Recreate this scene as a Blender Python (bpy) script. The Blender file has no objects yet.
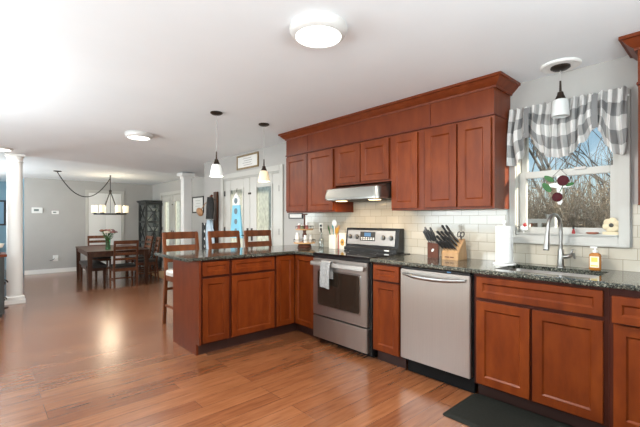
import bpy, bmesh, math, random
from mathutils import Vector, Matrix
PI = math.pi
random.seed(7)
scene = bpy.context.scene
COL = scene.collection

# ---------------------------------------------------------------- camera, sky, sun, added fill, exposure
cam_d = bpy.data.cameras.new('camera')
cam = bpy.data.objects.new('camera', cam_d)
COL.objects.link(cam)
cam.location = (0.408, -3.217, 1.26)
cam.rotation_euler = (PI / 2, 0, math.radians(47.99))
cam_d.sensor_width = 36
cam_d.lens = 376.63 / 640 * 36
cam_d.shift_y = (219.5 - 213.5) / 640
cam_d.clip_start = 0.02
scene.camera = cam

world = bpy.data.worlds.new('sky')
scene.world = world
world.use_nodes = True
wn = world.node_tree.nodes
sky = wn.new('ShaderNodeTexSky')
sky.sky_type = 'HOSEK_WILKIE'
sky.sun_direction = Vector((0.85, 0.45, 0.36)).normalized()
sky.turbidity = 2.5
sky.ground_albedo = 0.5
world.node_tree.links.new(sky.outputs[0], wn['Background'].inputs[0])
wn['Background'].inputs[1].default_value = 5.5

def light(name, kind, loc, energy, color=(1, 1, 1), direction=None, **kw):
    d = bpy.data.lights.new(name, kind)
    o = bpy.data.objects.new(name, d)
    COL.objects.link(o)
    o.location = loc
    d.energy = energy
    d.color = color
    for k, v in kw.items():
        setattr(d, k, v)
    if direction:
        o.rotation_euler = Vector(direction).to_track_quat('-Z', 'Y').to_euler()
    return o

light('sun', 'SUN', (6, 4, 6), 12.0, (1.0, 0.88, 0.72), (-0.93, -0.34, -0.25), angle=0.02)
# added fill aimed up at the ceiling, set in unseen windows behind the camera
for (x, e, up) in ((0.42, 150, 2.4), (-3.6, 160, 1.4), (-9.8, 225, 1.3)):
    light('window_daylight', 'AREA', (x, -4.98, 1.45), e, (0.88, 0.965, 1.0), (0, 1, up), shape='RECTANGLE', size=2.1, size_y=1.4)
light('window_daylight', 'AREA', (1.58, -2.6, 1.45), 125, (0.88, 0.965, 1.0), (-1, 0, 2.4), shape='RECTANGLE', size=1.7, size_y=1.4)  # added side fill for ceiling and peninsula, in an unseen right-hand window

vs = scene.view_settings
vs.view_transform = 'Standard'
vs.look = 'None'
vs.gamma = 1
vs.use_curve_mapping = False
vs.exposure = 0.0
scene.cycles.use_denoising = True
scene.cycles.max_bounces = 10
scene.cycles.transparent_max_bounces = 16
scene.cycles.sample_clamp_indirect = 6

# ---------------------------------------------------------------- mesh helpers
class MB:
    def __init__(s):
        s.v = []; s.f = []; s.uv = None
    def quad(s, *p):
        n = len(s.v); s.v += [tuple(q) for q in p]; s.f.append(tuple(range(n, n + len(p)))); return s
    def box(s, x0, x1, y0, y1, z0, z1):
        n = len(s.v)
        x0, x1 = min(x0, x1), max(x0, x1); y0, y1 = min(y0, y1), max(y0, y1); z0, z1 = min(z0, z1), max(z0, z1)
        s.v += [(x0,y0,z0),(x1,y0,z0),(x1,y1,z0),(x0,y1,z0),(x0,y0,z1),(x1,y0,z1),(x1,y1,z1),(x0,y1,z1)]
        for q in ((0,3,2,1),(4,5,6,7),(0,1,5,4),(1,2,6,5),(2,3,7,6),(3,0,4,7)):
            s.f.append(tuple(n + i for i in q))
        return s
    def loft(s, rings, closed=True, caps=True):
        n = len(s.v); m = len(rings[0])
        for r in rings: s.v += [tuple(p) for p in r]
        for i in range(len(rings) - 1):
            for j in range(m if closed else m - 1):
                a = n + i*m + j; b = n + i*m + (j+1) % m
                s.f.append((a, b, b + m, a + m))
        if caps:
            s.f.append(tuple(reversed(range(n, n + m))))
            k = n + (len(rings) - 1) * m
            s.f.append(tuple(range(k, k + m)))
        return s
    def prism(s, poly, z0, z1):
        return s.loft([[(x, y, z0) for x, y in poly], [(x, y, z1) for x, y in poly]])
    def prism_x(s, poly, x0, x1):          # poly in (y, z)
        return s.loft([[(x0, y, z) for y, z in poly], [(x1, y, z) for y, z in poly]])
    def prism_y(s, poly, y0, y1):          # poly in (x, z)
        return s.loft([[(x, y0, z) for x, z in poly], [(x, y1, z) for x, z in poly]])
    def lathe(s, prof, cx=0, cy=0, n=20, cz=0, caps=True):
        rings = []
        for r, z in prof:
            r = max(r, 1e-4)
            rings.append([(cx + r*math.cos(2*PI*k/n), cy + r*math.sin(2*PI*k/n), cz + z) for k in range(n)])
        return s.loft(rings, True, caps)
    def tube(s, path, r, n=8, caps=True):
        P = [Vector(p) for p in path]
        rs = r if isinstance(r, (list, tuple)) else [r] * len(P)
        T = []
        for i in range(len(P)):
            a = P[max(i-1, 0)]; b = P[min(i+1, len(P)-1)]
            T.append((b - a).normalized())
        u = T[0].cross(Vector((0, 0, 1)))
        if u.length < 1e-3: u = T[0].cross(Vector((1, 0, 0)))
        u.normalize()
        rings = []
        for i, p in enumerate(P):
            u = (u - T[i] * u.dot(T[i])).normalized(); w = T[i].cross(u)
            rings.append([p + (u*math.cos(2*PI*k/n) + w*math.sin(2*PI*k/n)) * rs[i] for k in range(n)])
        return s.loft(rings, True, caps)
    def bar(s, a, b, w, h, up=(0, 0, 1)):   # rectangular bar from a to b
        a, b = Vector(a), Vector(b); t = (b - a).normalized(); up = Vector(up)
        u = t.cross(up)
        if u.length < 1e-3: u = t.cross(Vector((1, 0, 0)))
        u.normalize(); v = u.cross(t)
        R = lambda p: [p - u*w/2 - v*h/2, p + u*w/2 - v*h/2, p + u*w/2 + v*h/2, p - u*w/2 + v*h/2]
        return s.loft([R(a), R(b)])
    def ball(s, c, r, n=10, sz=1.0):
        prof = [(r*math.sin(PI*i/n), -r*sz*math.cos(PI*i/n)) for i in range(n + 1)]
        return s.lathe(prof, c[0], c[1], max(8, n), c[2])
    def blob(s, c, rx, ry, rz, n=8, m=None):
        k = len(s.v); s.ball((0, 0, 0), 1, n)
        for i in range(k, len(s.v)):
            x, y, z = s.v[i]
            p = Vector((x*rx, y*ry, z*rz))
            if m: p = m @ p
            s.v[i] = (p.x + c[0], p.y + c[1], p.z + c[2])
        return s
    def xf(s, M, start=0):
        for i in range(start, len(s.v)):
            s.v[i] = tuple(M @ Vector(s.v[i]))
        return s

def wloc(o):
    p = Vector((0, 0, 0))
    while o: p += o.location; o = o.parent
    return p

def build(mb, name, mat, parent=None, bevel=0, local=False, smooth=35, seg=2, label=None):
    off = Vector((0, 0, 0)) if (local or parent is None) else wloc(parent)
    me = bpy.data.meshes.new(name)
    me.from_pydata([tuple(Vector(p) - off) for p in mb.v], [], mb.f)
    bm = bmesh.new(); bm.from_mesh(me)
    uvl = None
    if mb.uv:
        uvl = bm.loops.layers.uv.new('UVMap')
        bm.verts.ensure_lookup_table()
        for f in bm.faces:
            for l in f.loops: l[uvl].uv = mb.uv[l.vert.index]
    bmesh.ops.recalc_face_normals(bm, faces=bm.faces) if not mb.uv else None
    if bevel:
        es = [e for e in bm.edges if len(e.link_faces) == 2 and e.calc_face_angle(0) > math.radians(30)]
        bmesh.ops.bevel(bm, geom=es, offset=bevel, segments=seg, affect='EDGES', clamp_overlap=True)
    for f in bm.faces: f.smooth = True
    lim = math.radians(smooth)
    for e in bm.edges:
        e.smooth = not (len(e.link_faces) == 2 and e.calc_face_angle(0) > lim) and len(e.link_faces) == 2
    bm.to_mesh(me); bm.free()
    me.materials.append(mat)
    o = bpy.data.objects.new(name, me)
    COL.objects.link(o)
    if parent: o.parent = parent
    if label: o['label'] = label
    return o

def tag(o, label=None, cat=None, group=None, kind=None):
    if label: o['label'] = label
    if cat: o['category'] = cat
    if group: o['group'] = group
    if kind: o['kind'] = kind
    return o

def thing(name, label, cat, loc=(0, 0, 0), rotz=0, group=None):
    o = bpy.data.objects.new(name, None)
    COL.objects.link(o)
    o.location = loc; o.rotation_euler = (0, 0, rotz); o.empty_display_size = 0.1
    return tag(o, label, cat, group)

def struct(mb, name, mat, parent=None, **k):
    o = build(mb, name, mat, parent, **k)
    if parent is None: o['kind'] = 'structure'
    return o

def copy_tree(o, parent=None):
    c = o.copy(); COL.objects.link(c)
    if parent: c.parent = parent
    for ch in list(o.children): copy_tree(ch, c)
    return c

# ---------------------------------------------------------------- materials
def mat(name, color=(0.8, 0.8, 0.8), rough=0.5, metal=0.0, **kw):
    m = bpy.data.materials.new(name); m.use_nodes = True
    b = m.node_tree.nodes['Principled BSDF']
    b.inputs['Base Color'].default_value = (*color, 1)
    b.inputs['Roughness'].default_value = rough
    b.inputs['Metallic'].default_value = metal
    for k, v in kw.items(): b.inputs[k.replace('_', ' ')].default_value = v
    m['b'] = 1
    return m
def nodes(m): return m.node_tree.nodes, m.node_tree.links, m.node_tree.nodes['Principled BSDF']
def emat(name, color, strength, base=(0.9, 0.9, 0.9)):
    m = mat(name, base, 0.4)
    n, l, b = nodes(m)
    b.inputs['Emission Color'].default_value = (*color, 1)
    b.inputs['Emission Strength'].default_value = strength
    return m
def ramp(n, stops):
    r = n.new('ShaderNodeValToRGB')
    el = r.color_ramp.elements
    while len(el) < len(stops): el.new(0.5)
    for e, (p, c) in zip(el, stops): e.position = p; e.color = (*c, 1)
    return r
def coords(n, l, scale=(1, 1, 1), kind='Object', rot=(0, 0, 0)):
    tc = n.new('ShaderNodeTexCoord'); mp = n.new('ShaderNodeMapping')
    mp.inputs['Scale'].default_value = scale; mp.inputs['Rotation'].default_value = rot
    l.new(tc.outputs[kind], mp.inputs[0])
    return mp
def noise(n, l, vec, scale, detail=4, rough=0.55):
    t = n.new('ShaderNodeTexNoise')
    t.inputs['Scale'].default_value = scale; t.inputs['Detail'].default_value = detail; t.inputs['Roughness'].default_value = rough
    l.new(vec.outputs[0], t.inputs['Vector'])
    return t
def noisy(name, stops, scale=(1, 1, 1), nscale=5, rough=0.5, detail=5, bump=0, **kw):
    m = mat(name, stops[0][1], rough, **kw)
    n, l, b = nodes(m)
    t = noise(n, l, coords(n, l, scale), nscale, detail)
    r = ramp(n, stops)
    l.new(t.outputs['Fac'], r.inputs[0]); l.new(r.outputs[0], b.inputs['Base Color'])
    if bump:
        bp = n.new('ShaderNodeBump'); bp.inputs['Strength'].default_value = bump; bp.inputs['Distance'].default_value = 0.01
        l.new(t.outputs['Fac'], bp.inputs['Height']); l.new(bp.outputs[0], b.inputs['Normal'])
    return m
def wood(name, dark, mid, lightc, rough=0.38, scale=(5, 5, 1.4), coat=0.0, var=0.25):
    m = noisy(name, ((0.25, dark), (0.5, mid), (0.75, lightc)), scale, 2.6, rough, 6)
    n, l, b = nodes(m)
    b.inputs['Specular IOR Level'].default_value = 0.22
    b.inputs['Coat Weight'].default_value = coat; b.inputs['Coat Roughness'].default_value = 0.22
    oi = n.new('ShaderNodeObjectInfo'); mr = n.new('ShaderNodeMapRange')
    mr.inputs['To Min'].default_value = 1 - var; mr.inputs['To Max'].default_value = 1 + var * 0.6
    hs = n.new('ShaderNodeHueSaturation')
    l.new(oi.outputs['Random'], mr.inputs['Value']); l.new(mr.outputs[0], hs.inputs['Value'])
    src = b.inputs['Base Color'].links[0].from_socket
    l.new(src, hs.inputs['Color']); l.new(hs.outputs[0], b.inputs['Base Color'])
    return m

M = {}
M['cherry'] = wood('cherry_wood', (0.100, 0.0155, 0.002), (0.152, 0.027, 0.0035), (0.205, 0.042, 0.006), 0.40, coat=0.0, var=0.12)
M['cherry_dark'] = wood('cherry_wood_dark', (0.085, 0.016, 0.008), (0.12, 0.024, 0.011), (0.15, 0.032, 0.014), var=0.05)
M['cherry_panel'] = wood('cherry_wood_panel', (0.105, 0.018, 0.005), (0.14, 0.027, 0.007), (0.175, 0.037, 0.010), coat=0.0, var=0.05)
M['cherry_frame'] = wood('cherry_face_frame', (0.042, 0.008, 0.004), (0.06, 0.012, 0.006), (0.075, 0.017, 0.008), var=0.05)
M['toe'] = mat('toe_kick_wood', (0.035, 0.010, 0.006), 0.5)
M['stool_wood'] = wood('stool_wood', (0.11, 0.032, 0.012), (0.17, 0.052, 0.019), (0.23, 0.072, 0.026), var=0.15)
M['dining_wood'] = wood('dining_wood', (0.035, 0.014, 0.008), (0.065, 0.026, 0.014), (0.10, 0.042, 0.022), var=0.1)
M['light_wood'] = wood('beech_wood', (0.45, 0.25, 0.11), (0.55, 0.32, 0.15), (0.62, 0.38, 0.19), 0.4, (9, 9, 1.5), 0.1)
M['walnut'] = wood('walnut_wood', (0.07, 0.022, 0.012), (0.11, 0.036, 0.02), (0.14, 0.05, 0.028), 0.4)
M['black_wood'] = noisy('charcoal_paint', ((0.3, (0.022, 0.024, 0.023)), (0.7, (0.045, 0.048, 0.046))), (6, 6, 1), 3, 0.5)
M['steel'] = noisy('stainless_steel', ((0.3, (0.43, 0.39, 0.355)), (0.7, (0.455, 0.415, 0.38))), (60, 60, 1), 3, 0.36, metal=1.0)
M['hood_steel'] = mat('hood_steel', (.24, .23, .21), .40, 1.0)  # same stainless, colour darkened to tone down the hood's bright reflections
M['chrome'] = mat('brushed_nickel', (0.36, 0.35, 0.335), 0.28, 1.0)
M['bronze'] = mat('oil_rubbed_bronze', (0.045, 0.032, 0.024), 0.4, 0.7)
M['iron'] = mat('dark_iron', (0.05, 0.047, 0.043), 0.5, 0.6)
M['black'] = mat('black_enamel', (0.012, 0.012, 0.012), 0.25)
M['matte_black'] = mat('matte_black', (.008, .008, .008), .7, Specular_IOR_Level=.2)
M['black_glass'] = mat('black_glass', (0.008, 0.008, 0.009), 0.06)
M['oven_glass'] = mat('oven_glass', (0.02, 0.014, 0.010), 0.08)
M['rubber'] = noisy('black_rubber', ((0.3, (0.008, 0.009, 0.007)), (0.7, (0.014, 0.015, 0.012))), (1, 1, 1), 60, 0.75, bump=0.2, Specular_IOR_Level=0.2)
M['white'] = mat('white_paint', (0.78, 0.775, 0.75), 0.45)
M['trimw'] = mat('trim_white', (0.49, 0.48, 0.445), 0.4)
M['plastic'] = mat('white_plastic', (0.8, 0.8, 0.78), 0.35)
M['ceramic'] = mat('cream_ceramic', (0.80, 0.755, 0.66), 0.2)
M['paper'] = noisy('paper_towel', ((0.3, (0.80, 0.80, 0.78)), (0.7, (0.88, 0.88, 0.86))), (1, 1, 1), 90, 0.9, bump=0.15)
M['wallpaint'] = noisy('grey_wall_paint', ((0.3, (0.395, 0.38, 0.36)), (0.7, (0.42, 0.405, 0.385))), (1, 1, 1), 2, 0.7)
M['bluepaint'] = noisy('blue_wall_paint', ((0.3, (0.22, 0.36, 0.44)), (0.7, (0.26, 0.40, 0.48))), (1, 1, 1), 2, 0.7)
M['ceil'] = noisy('ceiling_paint', ((0.3, (0.79, 0.83, 0.855)), (0.7, (0.82, 0.86, 0.885))), (1, 1, 1), 1.5, 0.8)
M['leather'] = mat('dark_leather', (0.02, 0.016, 0.014), 0.4)
M['cushion'] = noisy('oat_cushion', ((0.3, (0.42, 0.40, 0.36)), (0.7, (0.55, 0.52, 0.47))), (1, 1, 1), 70, 0.85, bump=0.2)
M['jute'] = noisy('jute_mat', ((0.3, (0.40, 0.25, 0.12)), (0.7, (0.56, 0.38, 0.20))), (1, 3, 1), 30, 0.9, bump=0.3)
M['towel'] = noisy('grey_towel', ((0.3, (0.20, 0.20, 0.20)), (0.7, (0.37, 0.37, 0.36))), (3, 3, 1), 45, 0.95, bump=0.4)
M['green'] = noisy('leaf_green', ((0.3, (0.03, 0.10, 0.02)), (0.7, (0.07, 0.18, 0.04))), (1, 1, 1), 20, 0.5)

# granite
def granite():
    m = mat('granite', (0.05, 0.055, 0.05), 0.08)
    n, l, b = nodes(m)
    c = coords(n, l)
    v = n.new('ShaderNodeTexVoronoi'); v.inputs['Scale'].default_value = 170; l.new(c.outputs[0], v.inputs['Vector'])
    bw = n.new('ShaderNodeRGBToBW'); l.new(v.outputs['Color'], bw.inputs[0])
    r = ramp(n, ((0.0, (0.02, 0.023, 0.020)), (0.40, (0.075, 0.08, 0.066)), (0.62, (0.17, 0.175, 0.14)), (0.82, (0.36, 0.34, 0.27))))
    r.color_ramp.interpolation = 'CONSTANT'
    l.new(bw.outputs[0], r.inputs[0])
    t = noise(n, l, c, 14, 3)
    mx = n.new('ShaderNodeMix'); mx.data_type = 'RGBA'; mx.blend_type = 'MULTIPLY'; mx.inputs[0].default_value = 0.6
    l.new(r.outputs[0], mx.inputs[6]); l.new(t.outputs['Fac'], mx.inputs[7])
    l.new(mx.outputs[2], b.inputs['Base Color'])
    b.inputs['Specular IOR Level'].default_value = 0.75
    return m
M['granite'] = granite()

def brick_mat(name, c1, c2, mortar, w, h, msize, swap, rough, off=(0, 0, 0), bias=0.0, offset=0.5, freq=2):
    m = mat(name, c1, rough)
    n, l, b = nodes(m)
    g = n.new('ShaderNodeNewGeometry')
    sp = n.new('ShaderNodeSeparateXYZ'); cb = n.new('ShaderNodeCombineXYZ')
    ad = n.new('ShaderNodeVectorMath'); ad.operation = 'ADD'; ad.inputs[1].default_value = off
    l.new(g.outputs['Position'], ad.inputs[0]); l.new(ad.outputs[0], sp.inputs[0])
    l.new(sp.outputs[swap[0]], cb.inputs[0]); l.new(sp.outputs[swap[1]], cb.inputs[1])
    br = n.new('ShaderNodeTexBrick')
    br.inputs['Scale'].default_value = 1; br.inputs['Brick Width'].default_value = w; br.inputs['Row Height'].default_value = h
    br.inputs['Mortar Size'].default_value = msize; br.inputs['Mortar Smooth'].default_value = 0.1; br.inputs['Bias'].default_value = bias
    br.offset = offset; br.offset_frequency = freq
    br.inputs['Color1'].default_value = (*c1, 1); br.inputs['Color2'].default_value = (*c2, 1); br.inputs['Mortar'].default_value = (*mortar, 1)
    l.new(cb.outputs[0], br.inputs['Vector'])
    l.new(br.outputs['Color'], b.inputs['Base Color'])
    bp = n.new('ShaderNodeBump'); bp.inputs['Strength'].default_value = 0.35; bp.inputs['Distance'].default_value = 0.002; bp.invert = True
    l.new(br.outputs['Fac'], bp.inputs['Height']); l.new(bp.outputs[0], b.inputs['Normal'])
    return m, br, cb, bp
M['tile'] = brick_mat('subway_tile', (0.53, 0.485, 0.40), (0.475, 0.43, 0.35), (0.28, 0.245, 0.19), 0.1525, 0.0765, 0.0016, (0, 2), 0.14, off=(20.012, 0, -0.914 + 0.0765 * 20))[0]

def floor_mat():
    m, br, cb, bp = brick_mat('oak_plank_floor', (0.265, 0.103, 0.042), (0.185, 0.064, 0.025), (0.10, 0.035, 0.015), 1.25, 0.127, 0.0012, (1, 0), 0.20, off=(20.03, 20.4, 0), offset=0.37, freq=3)
    n, l, b = nodes(m)
    mp = n.new('ShaderNodeMapping'); mp.inputs['Scale'].default_value = (1.6, 16, 1)
    l.new(cb.outputs[0], mp.inputs[0])
    t = noise(n, l, mp, 2.2, 6, 0.6)
    r = ramp(n, ((0.3, (0.72, 0.66, 0.60)), (0.55, (1.0, 1.0, 1.0)), (0.75, (1.22, 1.25, 1.28))))
    l.new(t.outputs['Fac'], r.inputs[0])
    mx = n.new('ShaderNodeMix'); mx.data_type = 'RGBA'; mx.blend_type = 'MULTIPLY'; mx.inputs[0].default_value = 1
    l.new(br.outputs['Color'], mx.inputs[6]); l.new(r.outputs[0], mx.inputs[7])
    l.new(mx.outputs[2], b.inputs['Base Color'])
    bp.inputs['Strength'].default_value = 0.04
    b.inputs['Coat Weight'].default_value = 0.45; b.inputs['Coat Roughness'].default_value = 0.24
    return m
M['floor'] = floor_mat()

def thin_glass(name, tint=(1, 1, 1), refl=0.08, rough=0.0, diffuse=0.0, pattern=0):
    m = bpy.data.materials.new(name); m.use_nodes = True
    n, l = m.node_tree.nodes, m.node_tree.links
    n.clear()
    out = n.new('ShaderNodeOutputMaterial'); tr = n.new('ShaderNodeBsdfTransparent'); gl = n.new('ShaderNodeBsdfGlossy')
    tr.inputs[0].default_value = (*tint, 1); gl.inputs['Roughness'].default_value = 0.03
    mx = n.new('ShaderNodeMixShader'); mx.inputs[0].default_value = refl
    l.new(tr.outputs[0], mx.inputs[1]); l.new(gl.outputs[0], mx.inputs[2])
    last = mx
    if diffuse:
        tl = n.new('ShaderNodeBsdfTranslucent'); tl.inputs[0].default_value = (0.62, 0.64, 0.60, 1)
        m2 = n.new('ShaderNodeMixShader'); m2.inputs[0].default_value = diffuse
        if pattern:
            c = coords(n, l, (1, 1, 0.45), rot=(0, 0.5, 0))
            v = n.new('ShaderNodeTexNoise'); v.inputs['Scale'].default_value = pattern; v.inputs['Detail'].default_value = 6
            l.new(c.outputs[0], v.inputs['Vector'])
            r = ramp(n, ((0.35, (diffuse * 0.75,) * 3), (0.65, (min(1, diffuse * 1.3),) * 3)))
            l.new(v.outputs['Fac'], r.inputs[0]); l.new(r.outputs[0], m2.inputs[0])
        l.new(last.outputs[0], m2.inputs[1]); l.new(tl.outputs[0], m2.inputs[2])
        last = m2
    l.new(last.outputs[0], out.inputs[0])
    return m
M['glass'] = thin_glass('clear_glass', (0.96, 0.98, 0.97), 0.06)
M['doorglass'] = thin_glass('leaded_glass', (0.82, 0.86, 0.84), 0.08, diffuse=0.55, pattern=30)
M['vase_glass'] = thin_glass('green_vase_glass', (0.6, 0.85, 0.7), 0.15)
M['cab_glass'] = thin_glass('cabinet_glass', (0.85, 0.88, 0.88), 0.10)

def plaid():
    m = mat('buffalo_check_cotton', (0.6, 0.6, 0.6), 0.9)
    n, l, b = nodes(m)
    uv = n.new('ShaderNodeUVMap'); sp = n.new('ShaderNodeSeparateXYZ'); l.new(uv.outputs[0], sp.inputs[0])
    outs = []
    for k in (0, 1):
        a = n.new('ShaderNodeMath'); a.operation = 'MULTIPLY'; a.inputs[1].default_value = 5.6
        l.new(sp.outputs[k], a.inputs[0])
        f = n.new('ShaderNodeMath'); f.operation = 'FRACT'; l.new(a.outputs[0], f.inputs[0])
        g = n.new('ShaderNodeMath'); g.operation = 'GREATER_THAN'; g.inputs[1].default_value = 0.5; l.new(f.outputs[0], g.inputs[0])
        outs.append(g)
    s = n.new('ShaderNodeMath'); s.operation = 'ADD'; l.new(outs[0].outputs[0], s.inputs[0]); l.new(outs[1].outputs[0], s.inputs[1])
    h = n.new('ShaderNodeMath'); h.operation = 'MULTIPLY'; h.inputs[1].default_value = 0.5; l.new(s.outputs[0], h.inputs[0])
    r = ramp(n, ((0.0, (0.80, 0.79, 0.77)), (0.4, (0.47, 0.465, 0.455)), (0.9, (0.22, 0.22, 0.22))))
    r.color_ramp.interpolation = 'CONSTANT'
    l.new(h.outputs[0], r.inputs[0]); l.new(r.outputs[0], b.inputs['Base Color'])
    tl = n.new('ShaderNodeBsdfTranslucent'); l.new(r.outputs[0], tl.inputs[0])
    mx = n.new('ShaderNodeMixShader'); mx.inputs[0].default_value = 0.22
    out = n['Material Output']
    l.new(b.outputs[0], mx.inputs[1]); l.new(tl.outputs[0], mx.inputs[2]); l.new(mx.outputs[0], out.inputs[0])
    return m
M['plaid'] = plaid()

# ---------------------------------------------------------------- setting
CZ = 2.355          # kitchen ceiling
DF = -0.17          # sunken dining floor
STEP = -7.25        # edge of the step
FX, FY0 = -13.6, -5.0
RX = 1.6
struct(MB().prism([(STEP, FY0), (RX, FY0), (RX, 0.15), (-6.36, 0.15), (-6.36, 0.79), (STEP, 0.79)], -0.06, 0), 'floor', M['floor'])
struct(MB().box(FX, STEP, FY0, 0.79, DF - 0.06, DF), 'floor_dining', M['floor'])
struct(MB().box(STEP - 0.02, STEP, FY0, 0.79, DF, -0.06), 'trim_step', M['cherry_panel'])
struct(MB().box(STEP - 0.02, RX, FY0, 0.95, CZ, CZ + 0.06), 'ceiling', M['ceil'])
struct(MB().box(FX, STEP - 0.02, FY0, 0.95, 2.34, CZ + 0.06), 'ceiling_dining', M['ceil'])
# sloping drop of the ceiling down to the beam that the columns carry
tx = lambda y: -6.37 - 0.39 * y
bx = lambda y: -7.66 - 0.31 * y
wb = MB()
ya, yb = FY0, 0.79
wb.loft([[(tx(y), y, CZ + 0.001), (bx(y), y, 2.245), (bx(y) - 0.12, y, 2.245), (bx(y) - 0.12, y, CZ + 0.001)] for y in (ya, -2.8, 0, yb)])
struct(wb, 'ceiling_beam', M['ceil'])

def wall_y(name, y0, y1, x0, x1, z0, z1, holes, m):
    mb = MB(); x = x0
    for (a, b, c, d) in sorted(holes):
        mb.box(x, a, y0, y1, z0, z1)
        if c > z0: mb.box(a, b, y0, y1, z0, c)
        mb.box(a, b, y0, y1, d, z1)
        x = b
    mb.box(x, x1, y0, y1, z0, z1)
    return struct(mb, name, m)
WIN = (-0.80, -0.125, 1.135, 2.07)
FD1 = (-5.72, -4.02, 0.0, 1.965)
FD2 = (-11.08, -9.45, DF, 1.965)
wall_y('wall_kitchen', 0, 0.15, -6.36, RX, 0, CZ, [FD1, WIN], M['wallpaint'])
wall_y('wall_dining_right', 0.79, 0.94, -12.05, -6.36, DF, CZ, [FD2], M['wallpaint'])
struct(MB().box(-6.51, -6.36, 0.0, 0.79, 0, CZ), 'wall_return', M['wallpaint'])
struct(MB().box(-12.05, -11.9, -2.38, 0.79, DF, 2.34), 'wall_dining_far', M['wallpaint'])
struct(MB().box(FX, -12.05, -2.38, -2.23, DF, 2.34), 'wall_hall', M['bluepaint'])
struct(MB().box(FX - 0.15, FX, FY0, -2.23, DF, 2.34), 'wall_blue', M['bluepaint'])
wall_y('wall_behind', FY0 - 0.15, FY0, FX, RX, DF - 0.05, CZ, [(-0.68, 1.52, 0.7, 2.2), (-4.7, -2.5, 0.7, 2.2), (-10.9, -8.7, 0.7, 2.2)], M['wallpaint'])
struct(MB().box(RX, RX + 0.15, FY0 - 0.15, -3.5, -0.05, CZ).box(RX, RX + 0.15, -1.7, 0.15, -0.05, CZ).box(RX, RX + 0.15, -3.5, -1.7, -0.05, 0.7).box(RX, RX + 0.15, -3.5, -1.7, 2.2, CZ), 'wall_right', M['wallpaint'])
struct(MB().box(-11.9, -11.885, -2.38, -1.03, DF, DF + 0.11).box(-11.9, -11.885, -0.03, 0.79, DF, DF + 0.11), 'baseboard_far', M['white'])
struct(MB().box(-11.885, FD2[0] - 0.09, 0.775, 0.79, DF, DF + 0.11).box(FD2[1] + 0.09, STEP, 0.775, 0.79, DF, DF + 0.11), 'baseboard_dining', M['white'])
struct(MB().box(-6.36, FD1[0] - 0.09, -0.015, 0, 0, 0.11), 'baseboard_kitchen', M['white'])
# backsplash of white subway tile around the window
bs = MB()
bs.box(-3.47, -0.85, -0.008, 0, 0.90, 1.36).box(-0.85, -0.06, -0.008, 0, 0.90, 1.075).box(-0.06, RX, -0.008, 0, 0.90, 1.36)
bs.box(-2.58, -1.8, -0.008, 0, 1.36, 1.62)
struct(bs, 'trim_backsplash', M['tile'])

# kitchen window
wx0, wx1, wz0, wz1 = WIN
w = MB()
T = 0.068
def framepoly(mb, x0, x1, z0, z1, t, y0, y1):
    mb.box(x0, x0 + t, y0, y1, z0, z1).box(x1 - t, x1, y0, y1, z0, z1).box(x0 + t, x1 - t, y0, y1, z0, z0 + t).box(x0 + t, x1 - t, y0, y1, z1 - t, z1)
framepoly(w, wx0 - 0.055, wx1 + 0.055, wz0 - 0.062, wz1 + 0.055, 0.062, -0.022, 0)
framepoly(w, wx0 - 0.055, wx1 + 0.055, wz0 - 0.062, wz1 + 0.055, 0.016, -0.032, -0.022)
framepoly(w, wx0, wx1, wz0, wz1, 0.012, 0, 0.15)
window = struct(w, 'window_1', M['trimw'], bevel=0.003)
sl = MB(); ZM = 1.64
framepoly(sl, wx0 + 0.013, wx1 - 0.013, wz0 + 0.013, ZM, 0.052, 0.045, 0.085)
build(sl, 'lower_sash', M['trimw'], window, bevel=0.004)
su = MB()
framepoly(su, wx0 + 0.013, wx1 - 0.013, ZM - 0.045, wz1 - 0.013, 0.045, 0.09, 0.13)
build(su, 'upper_sash', M['trimw'], window, bevel=0.004)
build(MB().box(wx0 + 0.066, wx1 - 0.066, 0.062, 0.066, wz0 + 0.066, ZM - 0.053), 'pane', M['glass'], window)
build(MB().box(wx0 + 0.06, wx1 - 0.06, 0.108, 0.112, ZM, wz1 - 0.06), 'pane', M['glass'], window)
build(MB().box(wx0 + 0.012, wx1 - 0.012, -0.012, 0.045, wz0 + 0.012, wz0 + 0.02), 'window_sill', M['trimw'], window)
build(MB().box(-0.40, -0.33, 0.03, 0.045, ZM - 0.012, ZM + 0.006), 'sash_lock', M['chrome'], window)

# unseen windows, added to frame the fill lights behind the camera
for i, x in enumerate((0.42, -3.6, -9.8)):
    f = MB(); framepoly(f, x - 1.1, x + 1.1, 0.7, 2.2, 0.06, FY0 - 0.12, FY0 - 0.03)
    f.box(x - 0.03, x + 0.03, FY0 - 0.12, FY0 - 0.03, 0.76, 2.14)
    struct(f, 'window_%d' % (i + 2), M['trimw'])

f = MB()  # unseen side window, added to hold the right-hand fill light
for a, b in ((-3.5, -3.44), (-1.76, -1.7), (-2.63, -2.57)): f.box(RX + .03, RX + .12, a, b, .7, 2.2)
f.box(RX + .03, RX + .12, -3.44, -1.76, .7, .76).box(RX + .03, RX + .12, -3.44, -1.76, 2.14, 2.2)
struct(f, 'window_5', M['trimw'])

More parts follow.
